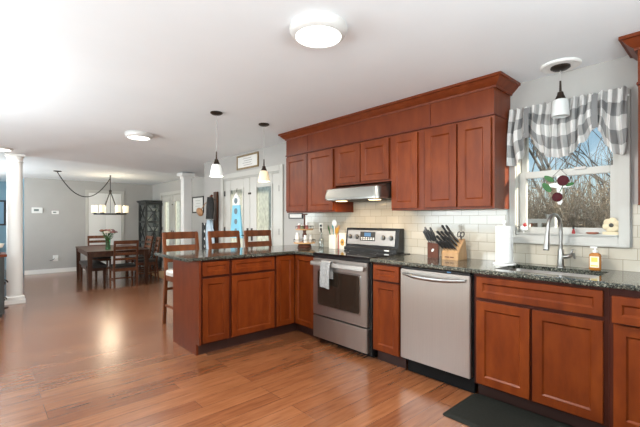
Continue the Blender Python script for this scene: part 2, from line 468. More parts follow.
# glazed double doors
def french(name, hole, yw, glassm):
    x0, x1, z0, z1 = hole
    f = MB()
    t = 0.085
    for a, b in ((x0 - t, x0), (x1, x1 + t)): f.box(a, b, yw - 0.022, yw, z0, z1 + t)
    f.box(x0, x1, yw - 0.022, yw, z1, z1 + t)
    f.box(x0, x0 + 0.02, yw, yw + 0.15, z0, z1).box(x1 - 0.02, x1, yw, yw + 0.15, z0, z1).box(x0 + 0.02, x1 - 0.02, yw, yw + 0.15, z1 - 0.02, z1)
    d = struct(f, name, M['trimw'], bevel=0.004)
    mid = (x0 + x1) / 2
    for a, b, sgn in ((x0 + 0.022, mid - 0.004, 1), (mid + 0.004, x1 - 0.022, -1)):
        lf = MB(); st = 0.20; gz0, gz1 = z0 + 0.32, z1 - 0.19
        ya, yb = yw + 0.012, yw + 0.052
        lf.box(a, a + st, ya, yb, z0 + 0.01, z1 - 0.022).box(b - st, b, ya, yb, z0 + 0.01, z1 - 0.022)
        lf.box(a + st, b - st, ya, yb, z0 + 0.01, gz0).box(a + st, b - st, ya, yb, gz1, z1 - 0.022)
        lid = 0.022
        framepoly(lf, a + st - lid, b - st + lid, gz0 - lid, gz1 + lid, lid * 1.6, ya - 0.014, ya)
        leaf = build(lf, 'door_leaf', M['trimw'], d, bevel=0.004)
        build(MB().box(a + st, b - st, yw + 0.028, yw + 0.034, gz0, gz1), 'pane', glassm, leaf)
        hx = a if sgn > 0 else b
        for hz in (z0 + 0.25, (z0 + z1) / 2 + 0.1, z1 - 0.25):
            build(MB().box(hx - 0.012, hx + 0.012, yw - 0.004, yw + 0.014, hz - 0.045, hz + 0.045), 'hinge', M['iron'], leaf)
        kx = b - 0.06 if sgn > 0 else a + 0.06
        hd = MB().box(kx - 0.02, kx + 0.02, ya - 0.012, ya, z0 + 0.92, z0 + 1.12)
        hd.tube([(kx, ya - 0.01, z0 + 1.0), (kx, ya - 0.05, z0 + 1.0), (kx - sgn * 0.1, ya - 0.055, z0 + 1.0)], 0.009)
        build(hd, 'door_handle', M['bronze'], leaf)
    # latch plate at the top of the meeting stiles
    build(MB().box(mid - 0.035, mid + 0.035, yw, yw + 0.012, z1 - 0.30, z1 - 0.27), 'latch', M['bronze'], d)
    return d
french('door_1', FD1, 0, M['doorglass'])
french('door_2', FD2, 0.79, M['doorglass'])
# tall white panelled closet door on the far dining wall
dm = MB()
dm.box(-11.9, -11.875, -1.03, -0.95, DF, 2.10).box(-11.9, -11.875, -0.11, -0.03, DF, 2.10).box(-11.9, -11.875, -0.95, -0.11, 2.02, 2.10)
dd = struct(dm, 'door_3', M['trimw'], bevel=0.004)
for (a, b) in ((-0.947, -0.532), (-0.528, -0.113)):
    lf = MB().box(-11.9, -11.882, a, b, DF + 0.01, 2.015)
    for (c, e) in ((DF + 0.12, 0.55), (0.68, 1.90)):
        lf.box(-11.882, -11.876, a + 0.06, b - 0.06, c, e)
    build(lf, 'door_leaf', M['white'], dd, bevel=0.003)

# columns
def column(loc, r, label, square=False):
    z0 = loc[2]
    t = thing('column', label, 'column', loc)
    x, y, _ = loc
    top = 2.243
    if square:
        build(MB().box(x - r, x + r, y - r, y + r, z0 + 0.1, top - 0.12), 'shaft', M['white'], t, bevel=0.006)
        build(MB().box(x - r*1.25, x + r*1.25, y - r*1.25, y + r*1.25, z0, z0 + 0.1), 'base', M['white'], t, bevel=0.006)
        c = MB().box(x - r*1.2, x + r*1.2, y - r*1.2, y + r*1.2, top - 0.12, top - 0.07).box(x - r*1.7, x + r*1.7, y - r*1.7, y + r*1.7, top - 0.06, top)
        c.box(x - r*1.4, x + r*1.4, y - r*1.4, y + r*1.4, top - 0.075, top - 0.055)
        build(c, 'capital', M['white'], t, bevel=0.006)
    else:
        build(MB().lathe([(r, z0 + 0.10), (r, z0 + 0.8), (r*0.97, top - 0.10)], x, y, 36), 'shaft', M['white'], t)
        b = MB().box(x - r*1.25, x + r*1.25, y - r*1.25, y + r*1.25, z0, z0 + 0.055)
        b.lathe([(r*1.22, z0 + 0.055), (r*1.25, z0 + 0.075), (r*1.2, z0 + 0.095), (r*1.02, z0 + 0.11)], x, y, 36)
        build(b, 'base', M['white'], t)
        c = MB().lathe([(r*0.97, top - 0.13), (r*1.08, top - 0.12), (r*1.08, top - 0.105), (r*0.98, top - 0.095), (r*1.0, top - 0.06), (r*1.15, top - 0.03)], x, y, 36)
        c.box(x - r*1.2, x + r*1.2, y - r*1.2, y + r*1.2, top - 0.03, top)
        build(c, 'capital', M['white'], t)
    return t
column((-6.93, -2.835, 0), 0.098, 'white round column at the left edge where the kitchen meets the dining room')
column((-7.50, 0.05, DF), 0.085, 'slim white square column right of the dark glazed cabinet', True)

# ---------------------------------------------------------------- cabinets
def fb(mb, o, a0, a1, n0, n1, z0, z1):
    # o 'y': face looks to -y, n measured from y=0 outwards ; o 'x': face looks to +x, n is x
    if o == 'y': mb.box(a0, a1, -n1, -n0, z0, z1)
    else: mb.box(n0, n1, a0, a1, z0, z1)
    return mb
def shaker(o, a0, a1, z0, z1, nf, th=0.02, rail=0.055, rec=0.010):
    mb = MB()
    def rect(i, n):
        p = [(a0 + i, z0 + i), (a1 - i, z0 + i), (a1 - i, z1 - i), (a0 + i, z1 - i)]
        return [(a, -n, z) if o == 'y' else (n, a, z) for a, z in p]
    rail = min(rail, (z1 - z0) * 0.3)
    mb.loft([rect(0, nf - th), rect(0, nf - 0.002), rect(0.002, nf), rect(rail, nf), rect(rail + 0.004, nf - 0.004), rect(rail + 0.010, nf - rec)])
    return mb
YB = 0.61; YD = 0.633
def base_cab(name, label, x0, x1, open_top=False):
    t = thing(name, label, 'cabinet', ((x0 + x1) / 2, -0.3, 0))
    if open_top:      # room for the sink bowl
        k = MB().box(x0, x0 + .018, -YB, -.014, .10, .882).box(x1 - .018, x1, -YB, -.014, .10, .882).box(x0 + .018, x1 - .018, -YB, -YB + .02, .10, .882)
        k.box(x0 + .018, x1 - .018, -.03, -.014, .10, .882).box(x0 + .018, x1 - .018, -YB + .02, -.03, .10, .118)
    else: k = MB().box(x0, x1, -YB, -0.014, 0.10, 0.882)
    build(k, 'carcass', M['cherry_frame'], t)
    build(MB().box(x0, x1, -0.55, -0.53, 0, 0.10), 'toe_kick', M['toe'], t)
    return t
def door(t, o, a0, a1, z0, z1, nf, name='door', rail=0.055, label=None):
    return build(shaker(o, a0, a1, z0, z1, nf, rail=rail), name, M['cherry'], t, smooth=20, label=label)

# between range and dishwasher
c = base_cab('base_cabinet', 'narrow cherry base cabinet with one drawer between range and dishwasher', -1.775, -1.470)
door(c, 'y', -1.758, -1.484, 0.73, 0.865, YD, 'drawer_front', 0.042)
door(c, 'y', -1.758, -1.484, 0.115, 0.715, YD)
# sink base
c = base_cab('sink_cabinet', 'wide cherry sink base cabinet with two doors under the window', -0.845, -0.075, True)
door(c, 'y', -0.822, -0.098, 0.715, 0.862, YD, 'false_drawer_front', 0.042)
door(c, 'y', -0.822, -0.478, 0.115, 0.69, YD)
door(c, 'y', -0.462, -0.098, 0.115, 0.69, YD)
# right of the sink, drawer not quite shut
c = base_cab('base_cabinet', 'cherry base cabinet at the right edge with its drawer slightly open', -0.073, 0.50)
dr = door(c, 'y', -0.052, 0.48, 0.70, 0.845, YD + 0.035, 'drawer_front', 0.042)
build(MB().box(-0.03, 0.46, -YD - 0.014, -0.2, 0.71, 0.80), 'drawer_box', M['cherry_dark'], c)
door(c, 'y', -0.052, 0.48, 0.115, 0.685, YD)
# lazy-susan corner cabinet
XI = -2.883; PB = XI - 0.023
c = thing('corner_cabinet', 'cherry corner base cabinet with two narrow doors meeting at the inside corner', 'cabinet', (-3.2, -0.3, 0))
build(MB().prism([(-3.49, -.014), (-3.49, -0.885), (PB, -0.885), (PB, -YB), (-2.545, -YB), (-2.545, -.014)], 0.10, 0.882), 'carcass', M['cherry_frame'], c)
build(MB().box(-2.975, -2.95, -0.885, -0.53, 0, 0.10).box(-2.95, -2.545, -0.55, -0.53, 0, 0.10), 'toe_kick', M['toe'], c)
door(c, 'x', -0.872, -YD - 0.004, 0.115, 0.868, XI, rail=0.05)
door(c, 'y', XI + 0.004, -2.556, 0.115, 0.868, YD, rail=0.05)
# peninsula cabinets
def pen_cab(label, y0, y1):
    t = thing('base_cabinet', label, 'cabinet', (-3.2, (y0 + y1) / 2, 0))
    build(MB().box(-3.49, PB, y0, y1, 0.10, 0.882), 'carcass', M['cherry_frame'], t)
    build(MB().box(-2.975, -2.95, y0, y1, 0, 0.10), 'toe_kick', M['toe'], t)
    door(t, 'x', y0 + 0.012, y1 - 0.014, 0.735, 0.866, XI, 'drawer_front', 0.04)
    door(t, 'x', y0 + 0.012, y1 - 0.014, 0.115, 0.712, XI)
    return t
pen_cab('cherry peninsula base cabinet with a wide drawer and door, next to the corner', -1.415, -0.887)
c = pen_cab('narrow cherry base cabinet at the free end of the peninsula', -1.715, -1.417)
ep = MB().prism_y([(-3.51, 0), (-2.945, 0), (-2.945, 0.105), (XI - 0.002, 0.105), (XI - 0.002, 0.882), (-3.51, 0.882)], -1.737, -1.717)
build(ep, 'end_panel', M['cherry_panel'], c, label='smooth reddish brown end panel')
bp = MB().box(-3.51, -3.492, -1.717, 0.0 - 0.01, 0, 0.882)
tag(build(bp, 'peninsula_back_panel', M['cherry_panel']), 'smooth cherry panel behind the peninsula facing the bar stools', 'panel')

# countertops
def rounded(poly, radii, k=6):
    out = []
    n = len(poly)
    for i, (p, r) in enumerate(zip(poly, radii)):
        p = Vector(p)
        if r == 0: out.append(tuple(p)); continue
        a = (Vector(poly[i-1]) - p).normalized(); b = (Vector(poly[(i+1) % n]) - p).normalized()
        for j in range(k + 1):
            s = j / k
            q = p + a*r*(1-s)**2 + b*r*s**2
            out.append((q.x, q.y))
    return out
CT0, CT1 = 0.884, 0.914
poly = rounded([(-3.70, -0.009), (-3.70, -1.875), (-2.852, -1.875), (-2.852, -0.660), (-2.546, -0.660), (-2.546, -0.009)], [0, .05, .05, .02, 0, 0])
tag(build(MB().prism(poly, CT0, CT1), 'countertop', M['granite'], bevel=0.007, seg=3), 'dark speckled granite countertop running over the peninsula and corner', 'countertop')
SX0, SX1, SY0, SY1 = -0.74, -0.16, -0.54, -0.145
ct = MB()
nose = [(-0.64, CT1), (-0.652, CT1 - 0.002), (-0.659, CT1 - 0.009), (-0.659, CT0 + 0.007), (-0.654, CT0), (-0.64, CT0)]
ct.prism_x(nose, -1.775, RX)
ct.box(-1.775, SX0, -0.64, -0.009, CT0, CT1).box(SX1, RX, -0.64, -0.009, CT0, CT1)
ct.box(SX0, SX1, -0.64, SY0, CT0, CT1).box(SX0, SX1, SY1, -0.009, CT0, CT1)
tag(build(ct, 'countertop', M['granite']), 'dark speckled granite countertop along the sink wall, from range to right edge', 'countertop')
# sink bowl
sk = MB()
rr = lambda i, z: [(x, y, z) for x, y in rounded([(SX0 - .012 + i, SY0 - .012 + i), (SX1 + .012 - i, SY0 - .012 + i), (SX1 + .012 - i, SY1 + .012 - i), (SX0 - .012 + i, SY1 + .012 - i)], [.05] * 4)]
sk.loft([rr(-0.01, CT0 - 0.002), rr(0.0, CT0 - 0.002), rr(0.006, 0.80), rr(0.02, 0.71), rr(0.05, 0.695)], True, False)
k = len(sk.v); m_ = len(rr(0, 0)); sk.f.append(tuple(range(k - m_, k)))
sink = thing('sink', 'undermount stainless sink set into the counter under the window', 'sink', (-0.45, -0.34, 0.695))
build(sk, 'basin', M['steel'], sink)
build(MB().lathe([(0.045, 0.0), (0.045, 0.004), (0.02, 0.005)], -0.45, -0.34, 20, 0.696), 'drain', M['chrome'], sink)

# upper cabinets
UY = 0.30; UF = 0.322; UZ0 = 1.345; UZ1 = 2.06
def upper(name, label, x0, x1, z0, doors, extra=None):
    t = thing(name, label, 'cabinet', ((x0 + x1) / 2, -0.15, z0))
    build(MB().box(x0, x1, -UY, -0.001, z0, UZ1), 'carcass', M['cherry_panel'], t)
    for (a, b) in doors: door(t, 'y', a, b, z0 + 0.018, UZ1 - 0.018, UF, rail=0.06)
    return t
upper('wall_cabinet', 'tall cherry wall cabinet with two doors left of the range hood', -3.467, -2.575, UZ0, [(-3.455, -3.045), (-3.03, -2.60)])
upper('hood_cabinet', 'short cherry wall cabinet with two doors above the range hood', -2.573, -1.808, 1.63, [(-2.555, -2.20), (-2.185, -1.83)])
upper('wall_cabinet', 'single door cherry wall cabinet just right of the range hood', -1.806, -1.452, UZ0, [(-1.795, -1.512)])
c = upper('wall_cabinet', 'cherry wall cabinet with two doors beside the window valance', -1.450, -0.838, UZ0, [(-1.437, -1.140), (-1.125, -0.858)])
c = upper('wall_cabinet', 'cherry wall cabinet at the right edge beyond the window', 0.008, 0.75, UZ0, [(0.022, 0.365), (0.378, 0.73)])
# frieze and crown above them
def crown_run(label, x0, x1, seams, left_ret, right_ret):
    t = thing('cabinet_crown', label, 'crown molding', ((x0 + x1) / 2, -0.15, UZ1))
    build(MB().box(x0, x1, -UY - 0.008, -0.001, UZ1 + 0.001, 2.31), 'frieze_board', M['cherry_panel'], t)
    build(MB().box(x0 - 0.006, x1 + 0.006, -UY - 0.020, -0.001, UZ1 + 0.001, UZ1 + 0.018), 'bead', M['cherry_dark'], t, bevel=0.003)
    prof = [(0.008, 2.268), (0.016, 2.268), (0.018, 2.282), (0.030, 2.290), (0.052, 2.312), (0.066, 2.330), (0.080, 2.333), (0.080, 2.352)]
    mb = MB()
    pts = []
    rings = []
    for d, z in prof + [(0.0, 2.352), (0.0, 2.268)]:
        r = []
        xl = x0 - d if left_ret else x0; xr = x1 + d if right_ret else x1
        r = [(xl, -0.002, z), (xl, -UY - d, z), (xr, -UY - d, z), (xr, -0.002, z)]
        rings.append(r)
    n = len(mb.v)
    for r in rings: mb.v += r
    K = len(rings)
    for i in range(K):
        for j in range(3):
            a = n + i*4 + j; b = n + ((i+1) % K)*4 + j
            mb.f.append((a, a + 1, b + 1, b))
    mb.f.append(tuple(n + i*4 for i in range(K))); mb.f.append(tuple(n + i*4 + 3 for i in reversed(range(K))))
    build(mb, 'crown', M['cherry_panel'], t, smooth=25)
    for s in seams:
        build(MB().box(s - 0.006, s + 0.006, -UY - 0.013, -UY - 0.006, UZ1 + 0.018, 2.268), 'seam_strip', M['cherry_dark'], t)
    return t
crown_run('long cherry frieze and crown molding above the cabinets left of the window', -3.467, -0.838, (-3.045, -1.39), True, True)
crown_run('short cherry frieze and crown molding at the right edge of the photo', 0.008, 0.75, (), True, False)

# ---------------------------------------------------------------- appliances
M['knobdark'] = mat('dark_knob', (0.03, 0.028, 0.026), 0.3, 0.5)
M['display'] = emat('range_display', (0.10, 0.35, 0.65), 0.6, (0.02, 0.03, 0.05))
RL, RR = -2.540, -1.781
rg = thing('range', 'stainless steel electric range with black glass cooktop and backguard', 'range', (-2.16, -0.33, 0))
build(MB().box(RL, RR, -0.62, -0.03, 0.045, 0.905), 'body', M['black'], rg)
build(MB().box(RL + 0.03, RR - 0.03, -0.56, -0.10, 0.0, 0.045), 'base_plinth', M['black'], rg)
build(MB().box(RL - 0.002, RR + 0.002, -0.665, -0.03, 0.905, 0.922), 'cooktop', M['black_glass'], rg, bevel=0.004)
for (x, y, r) in ((-2.35, -0.20, .08), (-1.97, -0.20, .08), (-2.35, -0.47, .105), (-1.97, -0.47, .09)):
    build(MB().lathe([(r, 0), (r, 0.0006), (r - 0.004, 0.0006), (r - 0.004, 0)], x, y, 32, 0.9222, caps=False), 'burner_ring', M['knobdark'], rg)
build(MB().box(RL + 0.004, RR - 0.004, -0.655, -0.62, 0.872, 0.903), 'vent_strip', M['black'], rg)
dr = build(MB().box(RL + 0.005, RR - 0.022, -0.664, -0.62, 0.292, 0.868), 'oven_door', M['steel'], rg, bevel=0.006)
build(MB().prism_y(rounded([(RL + .085, .40), (RR - .105, .40), (RR - .105, .745), (RL + .085, .745)], [.025] * 4), -0.668, -0.662), 'oven_window', M['oven_glass'], dr)
wf = MB()
ri = lambda i, y: [(x, y, z) for x, z in rounded([(RL + .085 - i, .40 - i), (RR - .105 + i, .40 - i), (RR - .105 + i, .745 + i), (RL + .085 - i, .745 + i)], [.03] * 4)]
wf.loft([ri(0, -0.664), ri(0, -0.670), ri(0.010, -0.670), ri(0.014, -0.664)], True, False)
build(wf, 'window_trim', M['chrome'], dr)
hb = MB()
hb.prism_x([(-.712, .800), (-.705, .838), (-.690, .842), (-.684, .830), (-.688, .800), (-.700, .794)], RL + 0.012, RR - 0.03)
for x in (RL + 0.03, RR - 0.05): hb.box(x - 0.012, x + 0.012, -0.69, -0.66, 0.805, 0.83)
build(hb, 'handle', M['steel'], dr, bevel=0.003)
build(MB().box(RL + 0.005, RR - 0.022, -0.664, -0.62, 0.06, 0.278), 'storage_drawer', M['steel'], rg, bevel=0.006)
# backguard
BL, BR = RL - 0.05, RR - 0.082
build(MB().prism_x([(-.02, .922), (-.155, .922), (-.150, .955), (-.125, .962), (-.105, 1.160), (-.095, 1.168), (-.02, 1.168)], BL, BR), 'backguard', M['black'], rg, bevel=0.003)
cp = MB().loft([[(x, y - 0.003, z) for x, y, z in ((BL + .03, -.124, .985), (BR - .04, -.124, .985), (BR - .04, -.1085, 1.145), (BL + .03, -.1085, 1.145))],
                [(x, y - 0.008, z) for x, y, z in ((BL + .034, -.124, .989), (BR - .044, -.124, .989), (BR - .044, -.1085, 1.141), (BL + .034, -.1085, 1.141))]])
pn = build(cp, 'control_panel', M['steel'], rg)
tilt = math.atan2(0.0155, 0.16)
def onpanel(x, z, d=0.0): return (x, -0.124 + (z - .985) * 0.0155 / 0.16 - 0.008 - d, z)
for x in (BL + .075, BL + .175, BR - .185, BR - .085):
    p = onpanel(x, 1.07); q = onpanel(x, 1.07, 0.024); s = onpanel(x, 1.07, 0.006)
    kb = MB().tube([p, s], 0.026, 16)
    build(kb, 'knob', M['knobdark'], pn)
    build(MB().tube([s, q], [0.021, 0.018], 16).bar(onpanel(x, 1.052, .026), onpanel(x, 1.088, .026), 0.008, 0.01, (0, 1, 0)), 'knob', M['chrome'], pn)
xm = (BL + BR) / 2 - 0.035
build(MB().loft([[onpanel(xm - .105, 1.03, -.001), onpanel(xm + .105, 1.03, -.001), onpanel(xm + .105, 1.128, -.001), onpanel(xm - .105, 1.128, -.001)],
                 [onpanel(xm - .105, 1.03, .002), onpanel(xm + .105, 1.03, .002), onpanel(xm + .105, 1.128, .002), onpanel(xm - .105, 1.128, .002)]]), 'keypad', M['iron'], pn)
build(MB().loft([[onpanel(xm - .045, 1.078, .002), onpanel(xm + .045, 1.078, .002), onpanel(xm + .045, 1.118, .002), onpanel(xm - .045, 1.118, .002)],
                 [onpanel(xm - .045, 1.078, .004), onpanel(xm + .045, 1.078, .004), onpanel(xm + .045, 1.118, .004), onpanel(xm - .045, 1.118, .004)]]), 'display', M['display'], pn)
kp = MB()
for i in range(6):
    for z in (1.042, 1.058):
        kp.loft([[onpanel(xm - .09 + i*.033, z, .002), onpanel(xm - .07 + i*.033, z, .002), onpanel(xm - .07 + i*.033, z + .009, .002), onpanel(xm - .09 + i*.033, z + .009, .002)],
                 [onpanel(xm - .09 + i*.033, z, .003), onpanel(xm - .07 + i*.033, z, .003), onpanel(xm - .07 + i*.033, z + .009, .003), onpanel(xm - .09 + i*.033, z + .009, .003)]])
build(kp, 'buttons', M['plastic'], pn)
lg = MB()
lg.prism_y(rounded([(BR - .15, .936), (BR - .09, .936), (BR - .09, .948), (BR - .15, .948)], [.005] * 4), -0.1565, -0.152)
build(lg, 'badge', M['plastic'], rg)

# dishwasher
DL, DR = -1.452, -0.860
dw = thing('dishwasher', 'stainless dishwasher with a bowed bar handle', 'dishwasher', (-1.16, -0.33, 0))
build(MB().box(-1.466, -0.850, -0.60, -0.03, 0.10, 0.878), 'body', M['matte_black'], dw)
build(MB().box(-1.44, -0.87, -0.56, -0.54, 0.0, 0.10), 'toe_panel', M['matte_black'], dw)
build(MB().box(DL + 0.002, DR - 0.002, -0.642, -0.60, 0.860, 0.876), 'control_strip', M['black'], dw, bevel=0.003)
build(MB().box(-1.04, -1.01, -0.6435, -0.6415, 0.864, 0.873), 'status_light', M['display'], dw)
dd_ = build(MB().box(DL, DR, -0.650, -0.60, 0.130, 0.857), 'front_panel', M['steel'], dw, bevel=0.005)
hp = []
for i in range(17):
    s = i / 16; x = DL + 0.032 + s * (DR - DL - 0.064)
    b = math.sin(PI * s)
    hp.append((x, -0.655 - 0.045 * min(1, b * 1.5), 0.822 - 0.012 * b))
build(MB().tube(hp, [0.011 + 0.007 * math.sin(PI * i / 16) for i in range(17)], 10), 'handle', M['chrome'], dd_)

# range hood
hd = thing('range_hood', 'slim stainless range hood under the short cabinet', 'range hood', (-2.18, -0.25, 1.46))
hx0, hx1 = -2.565, -1.812
plan = lambda i: rounded([(hx0 + i, -0.002), (hx0 + i, -0.50 + i), (hx1 - i, -0.50 + i), (hx1 - i, -0.002)], [0, .07, .07, 0])
sh = MB().loft([[(x, y, 1.475) for x, y in plan(0)], [(x, y, 1.50) for x, y in plan(0)], [(x, y, 1.575) for x, y in plan(0.012)], [(x, y if y > -.1 else y*0.72, 1.605) for x, y in plan(0.03)]])
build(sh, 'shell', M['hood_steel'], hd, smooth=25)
build(MB().prism(plan(0.006), 1.462, 1.4745), 'bottom_rim', M['chrome'], hd)
build(MB().box(hx0 + .06, hx1 - .06, -.44, -.06, 1.456, 1.4615), 'filter', M['iron'], hd)
M['hood_lamp'] = emat('hood_lamp', (1.0, 0.72, 0.38), 6)
build(MB().box(hx0 + .10, hx0 + .20, -.40, -.33, 1.451, 1.4555), 'lamp_lens', M['hood_lamp'], hd)
light('hood_light', 'AREA', (hx0 + .15, -0.365, 1.448), 2.2, (1.0, 0.66, 0.32), (0, 0, -1), shape='RECTANGLE', size=0.1, size_y=0.08)
light('hood_light', 'AREA', (hx1 - .15, -0.365, 1.448), 2.2, (1.0, 0.66, 0.32), (0, 0, -1), shape='RECTANGLE', size=0.1, size_y=0.08)
build(MB().box(hx1 - .20, hx1 - .10, -.40, -.33, 1.451, 1.4555), 'lamp_lens', M['hood_lamp'], hd)

# towel over the oven handle
tw = MB()
x0, x1 = -2.355, -2.225
def towel_ring(s):   # s: 0 at front bottom .. over the bar .. back bottom
    return s
prof = [(-.724, .60), (-.728, .66), (-.726, .74), (-.722, .81), (-.716, .842), (-.700, .852), (-.686, .846), (-.680, .83), (-.679, .76), (-.677, .68)]
rings = []
N = 14
for k in range(N + 1):
    u = k / N; x = x0 + (x1 - x0) * u
    rings.append((x, u))
outer = [[(x + 0.004*math.sin(9*z), y - 0.004*math.sin(u*PI*3) * (1 if i < 4 else 0.2), z - (0.012*u if i == 0 else 0)) for i, (y, z) in enumerate(prof)] for x, u in rings]
n = len(prof)
for r in outer: tw.v += r
for k in range(N):
    for j in range(n - 1):
        a = k*n + j; tw.f.append((a, a + 1, a + n + 1, a + n))
o = build(tw, 'dish_towel', M['towel'])
sm = o.modifiers.new('thickness', 'SOLIDIFY'); sm.thickness = 0.004; sm.offset = 1
tag(o, 'grey dish towel hanging over the oven door handle', 'towel')

# kitchen mat
mk = MB()
rp = lambda i, z: [(x, y, z) for x, y in rounded([(-0.875 + i, -1.01 + i), (0.45 - i, -1.01 + i), (0.45 - i, -0.565 - i*0.2), (-0.875 + i, -0.565 - i*0.2)], [.03] * 4)]
mk.loft([rp(0, 0.001), rp(0.004, 0.006), rp(0.03, 0.016), rp(0.04, 0.017)])
tag(build(mk, 'kitchen_mat', M['rubber']), 'black anti-fatigue mat on the floor in front of the sink cabinet', 'mat')

# ---------------------------------------------------------------- lights
M['diffuser'] = emat('lamp_diffuser', (1.0, 0.97, 0.90), 4.0)
M['lamprim'] = mat('satin_lamp_rim', (0.62, 0.61, 0.59), 0.45, 0.2)
def flush(x, y, label, e, z=CZ):
    t = thing('ceiling_light', label, 'ceiling light', (x, y, z))
    build(MB().lathe([(0.160, 0), (0.164, -0.015), (0.160, -0.034), (0.150, -0.050), (0.131, -0.060), (0.129, -0.054), (0.129, -0.015)], 0, 0, 48, 0, caps=False), 'rim', M['lamprim'], t, local=True)
    build(MB().lathe([(0.1295, -0.053), (0.11, -0.062), (0.06, -0.068), (0.001, -0.070)], 0, 0, 48, 0, caps=False), 'diffuser', M['diffuser'], t, local=True)
    light('ceiling_lamp', 'AREA', (x, y, z - 0.074), e, (1.0, 0.96, 0.90), (0, 0, -1), shape='DISK', size=0.24)
    return t
flush(-1.19, -1.79, 'large round flush ceiling light nearest the camera', 55)
flush(-4.70, -1.72, 'round flush ceiling light between the near one and the dining room', 50)
flush(-6.55, -3.02, 'flush ceiling light cut by the left edge above the round column', 6, 2.30)

M['pshade'] = emat('frosted_white_shade', (1.0, 0.97, 0.92), 0.10, (0.80, 0.85, 0.83))
M['pshade_warm'] = emat('lit_amber_shade', (1.0, 0.72, 0.36), 0.38, (0.75, 0.66, 0.50))
M['pshade_off'] = mat('frosted_shade_unlit', (0.62, 0.64, 0.63), 0.35)
M['cordm'] = mat('pendant_cord', (0.42, 0.41, 0.39), 0.5)
def pendant(x, y, zb, label, shade_m, e, col, r=0.068, h=0.125, medallion=False, prof=None):
    t = thing('pendant_light', label, 'pendant light', (x, y, CZ), group=None)
    z0 = -0.012 if medallion else 0
    build(MB().lathe([(0.06, z0), (0.062, z0 - 0.010), (0.045, z0 - 0.022), (0.012, z0 - 0.030)], 0, 0, 28), 'canopy', M['bronze'], t, local=True)
    zt = zb + h - CZ            # top of shade, local
    build(MB().tube([(0, 0, z0 - 0.02), (0, 0, zt + 0.10)], 0.0035, 8), 'cord', M['cordm'], t, local=True)
    build(MB().lathe([(0.006, zt + 0.13), (0.008, zt + 0.055), (0.018, zt + 0.05), (0.022, zt + 0.03), (0.030, zt + 0.012), (0.034, zt - 0.004)], 0, 0, 20), 'socket', M['bronze'], t, local=True)
    zb_ = zb - CZ
    pf = prof or (0.62, 0.76, 0.92)
    build(MB().lathe([(0.030, zt), (r*pf[0], zt - h*0.06), (r*pf[1], zt - h*0.3), (r*pf[2], zt - h*0.72), (r, zb_), (r - 0.004, zb_ + 0.001), (r*pf[2] - .003, zt - h*0.72), (r*pf[1] - .003, zt - h*0.3), (r*pf[0] - .003, zt - h*0.1), (0.028, zt - 0.004)], 0, 0, 32, caps=False), 'shade', shade_m, t, local=True)
    if e:
        build(MB().ball((0, 0, zb_ + h*0.5), 0.025, 10), 'bulb', M['diffuser'], t, local=True)
        light('pendant_lamp', 'POINT', (x, y, zb + 0.02), e, col, shadow_soft_size=0.04)
    return t
pendant(-3.165, -1.425, 1.70, 'white glass pendant light over the peninsula, left of two', M['pshade'], 3.5, (1, .93, .82))
pendant(-3.23, -0.805, 1.695, 'amber lit pendant light over the peninsula, right of two, by the cabinets', M['pshade_warm'], 3.0, (1, .80, .55))
sp = pendant(-0.435, -0.165, 1.99, 'unlit frosted pendant light in front of the window valance', M['pshade_off'], 0, None, r=0.056, h=0.122, medallion=True, prof=(0.80, 0.93, 0.985))
md = MB().lathe([(0.125, 0), (0.125, -0.010), (0.115, -0.017), (0.10, -0.012), (0.085, -0.010), (0.075, -0.014), (0.06, -0.012)], 0, 0, 48)
build(md, 'ceiling_medallion', M['white'], sp, local=True)

# chandelier swagged over the dining table
ch = thing('chandelier', 'dark iron ring chandelier with candle shades on a swagged cord', 'chandelier', (-9.88, -0.86, 1.39))
cx, cy = -9.88, -0.86; R_ = 0.335
build(MB().lathe([(0.012, 0), (0.075, -0.0), (0.078, -0.012), (0.02, -0.028)], -9.71, -1.95, 20, 2.34), 'canopy', M['iron'], ch)
build(MB().lathe([(0.008, 0), (0.02, -0.004), (0.012, -0.03), (0.003, -0.05)], cx, cy, 12, 2.34), 'hook', M['iron'], ch)
sw = []
for i in range(25):
    s = i / 24
    sw.append((-9.71 + s*(cx + 9.71), -1.95 + s*(cy + 1.95), 2.31 + s*(-0.04) - 0.50*(4*s*(1 - s))))
build(MB().tube(sw, 0.011, 6), 'swag_cord', M['iron'], ch)
build(MB().tube([(cx, cy, 2.30), (cx, cy, 1.95)], 0.009, 8).tube([(cx, cy, 1.95), (cx, cy, 1.42)], 0.006, 8), 'stem', M['iron'], ch)
build(MB().lathe([(0.01, 1.99), (0.03, 1.97), (0.03, 1.93), (0.01, 1.91)], cx, cy, 12), 'stem_collar', M['iron'], ch)
for k in (0, 1, 3, 4):
    a = k*PI/3 + math.radians(77 + 60)
    a2 = a
    build(MB().tube([(cx, cy, 1.95), (cx + R_*math.cos(a), cy + R_*math.sin(a), 1.42)], 0.012, 8), 'hanger_rod', M['iron'], ch)
rg_ = MB()
prof = []
n = 40
rings = []
for k in range(n):
    a = 2*PI*k/n
    rings.append([((R_ + dr_)*math.cos(a) + cx, (R_ + dr_)*math.sin(a) + cy, z) for dr_, z in ((-.02, 1.375), (.02, 1.375), (.02, 1.41), (-.02, 1.41))])
rings.append(rings[0])
rg_.loft(rings, True, False)
build(rg_, 'ring', M['iron'], ch)
M['candle'] = emat('lit_candle_shade', (1.0, 0.80, 0.50), 0.75, (0.9, 0.85, 0.75))
for k in range(6):
    a = k*PI/3 + math.radians(77)
    x, y = cx + R_*math.cos(a), cy + R_*math.sin(a)
    build(MB().lathe([(0.045, 1.41), (0.05, 1.425), (0.02, 1.432)], x, y, 14), 'candle_cup', M['iron'], ch)
    build(MB().lathe([(0.062, 1.428), (0.064, 1.60), (0.058, 1.60), (0.056, 1.434)], x, y, 20), 'candle_shade', M['candle'], ch)
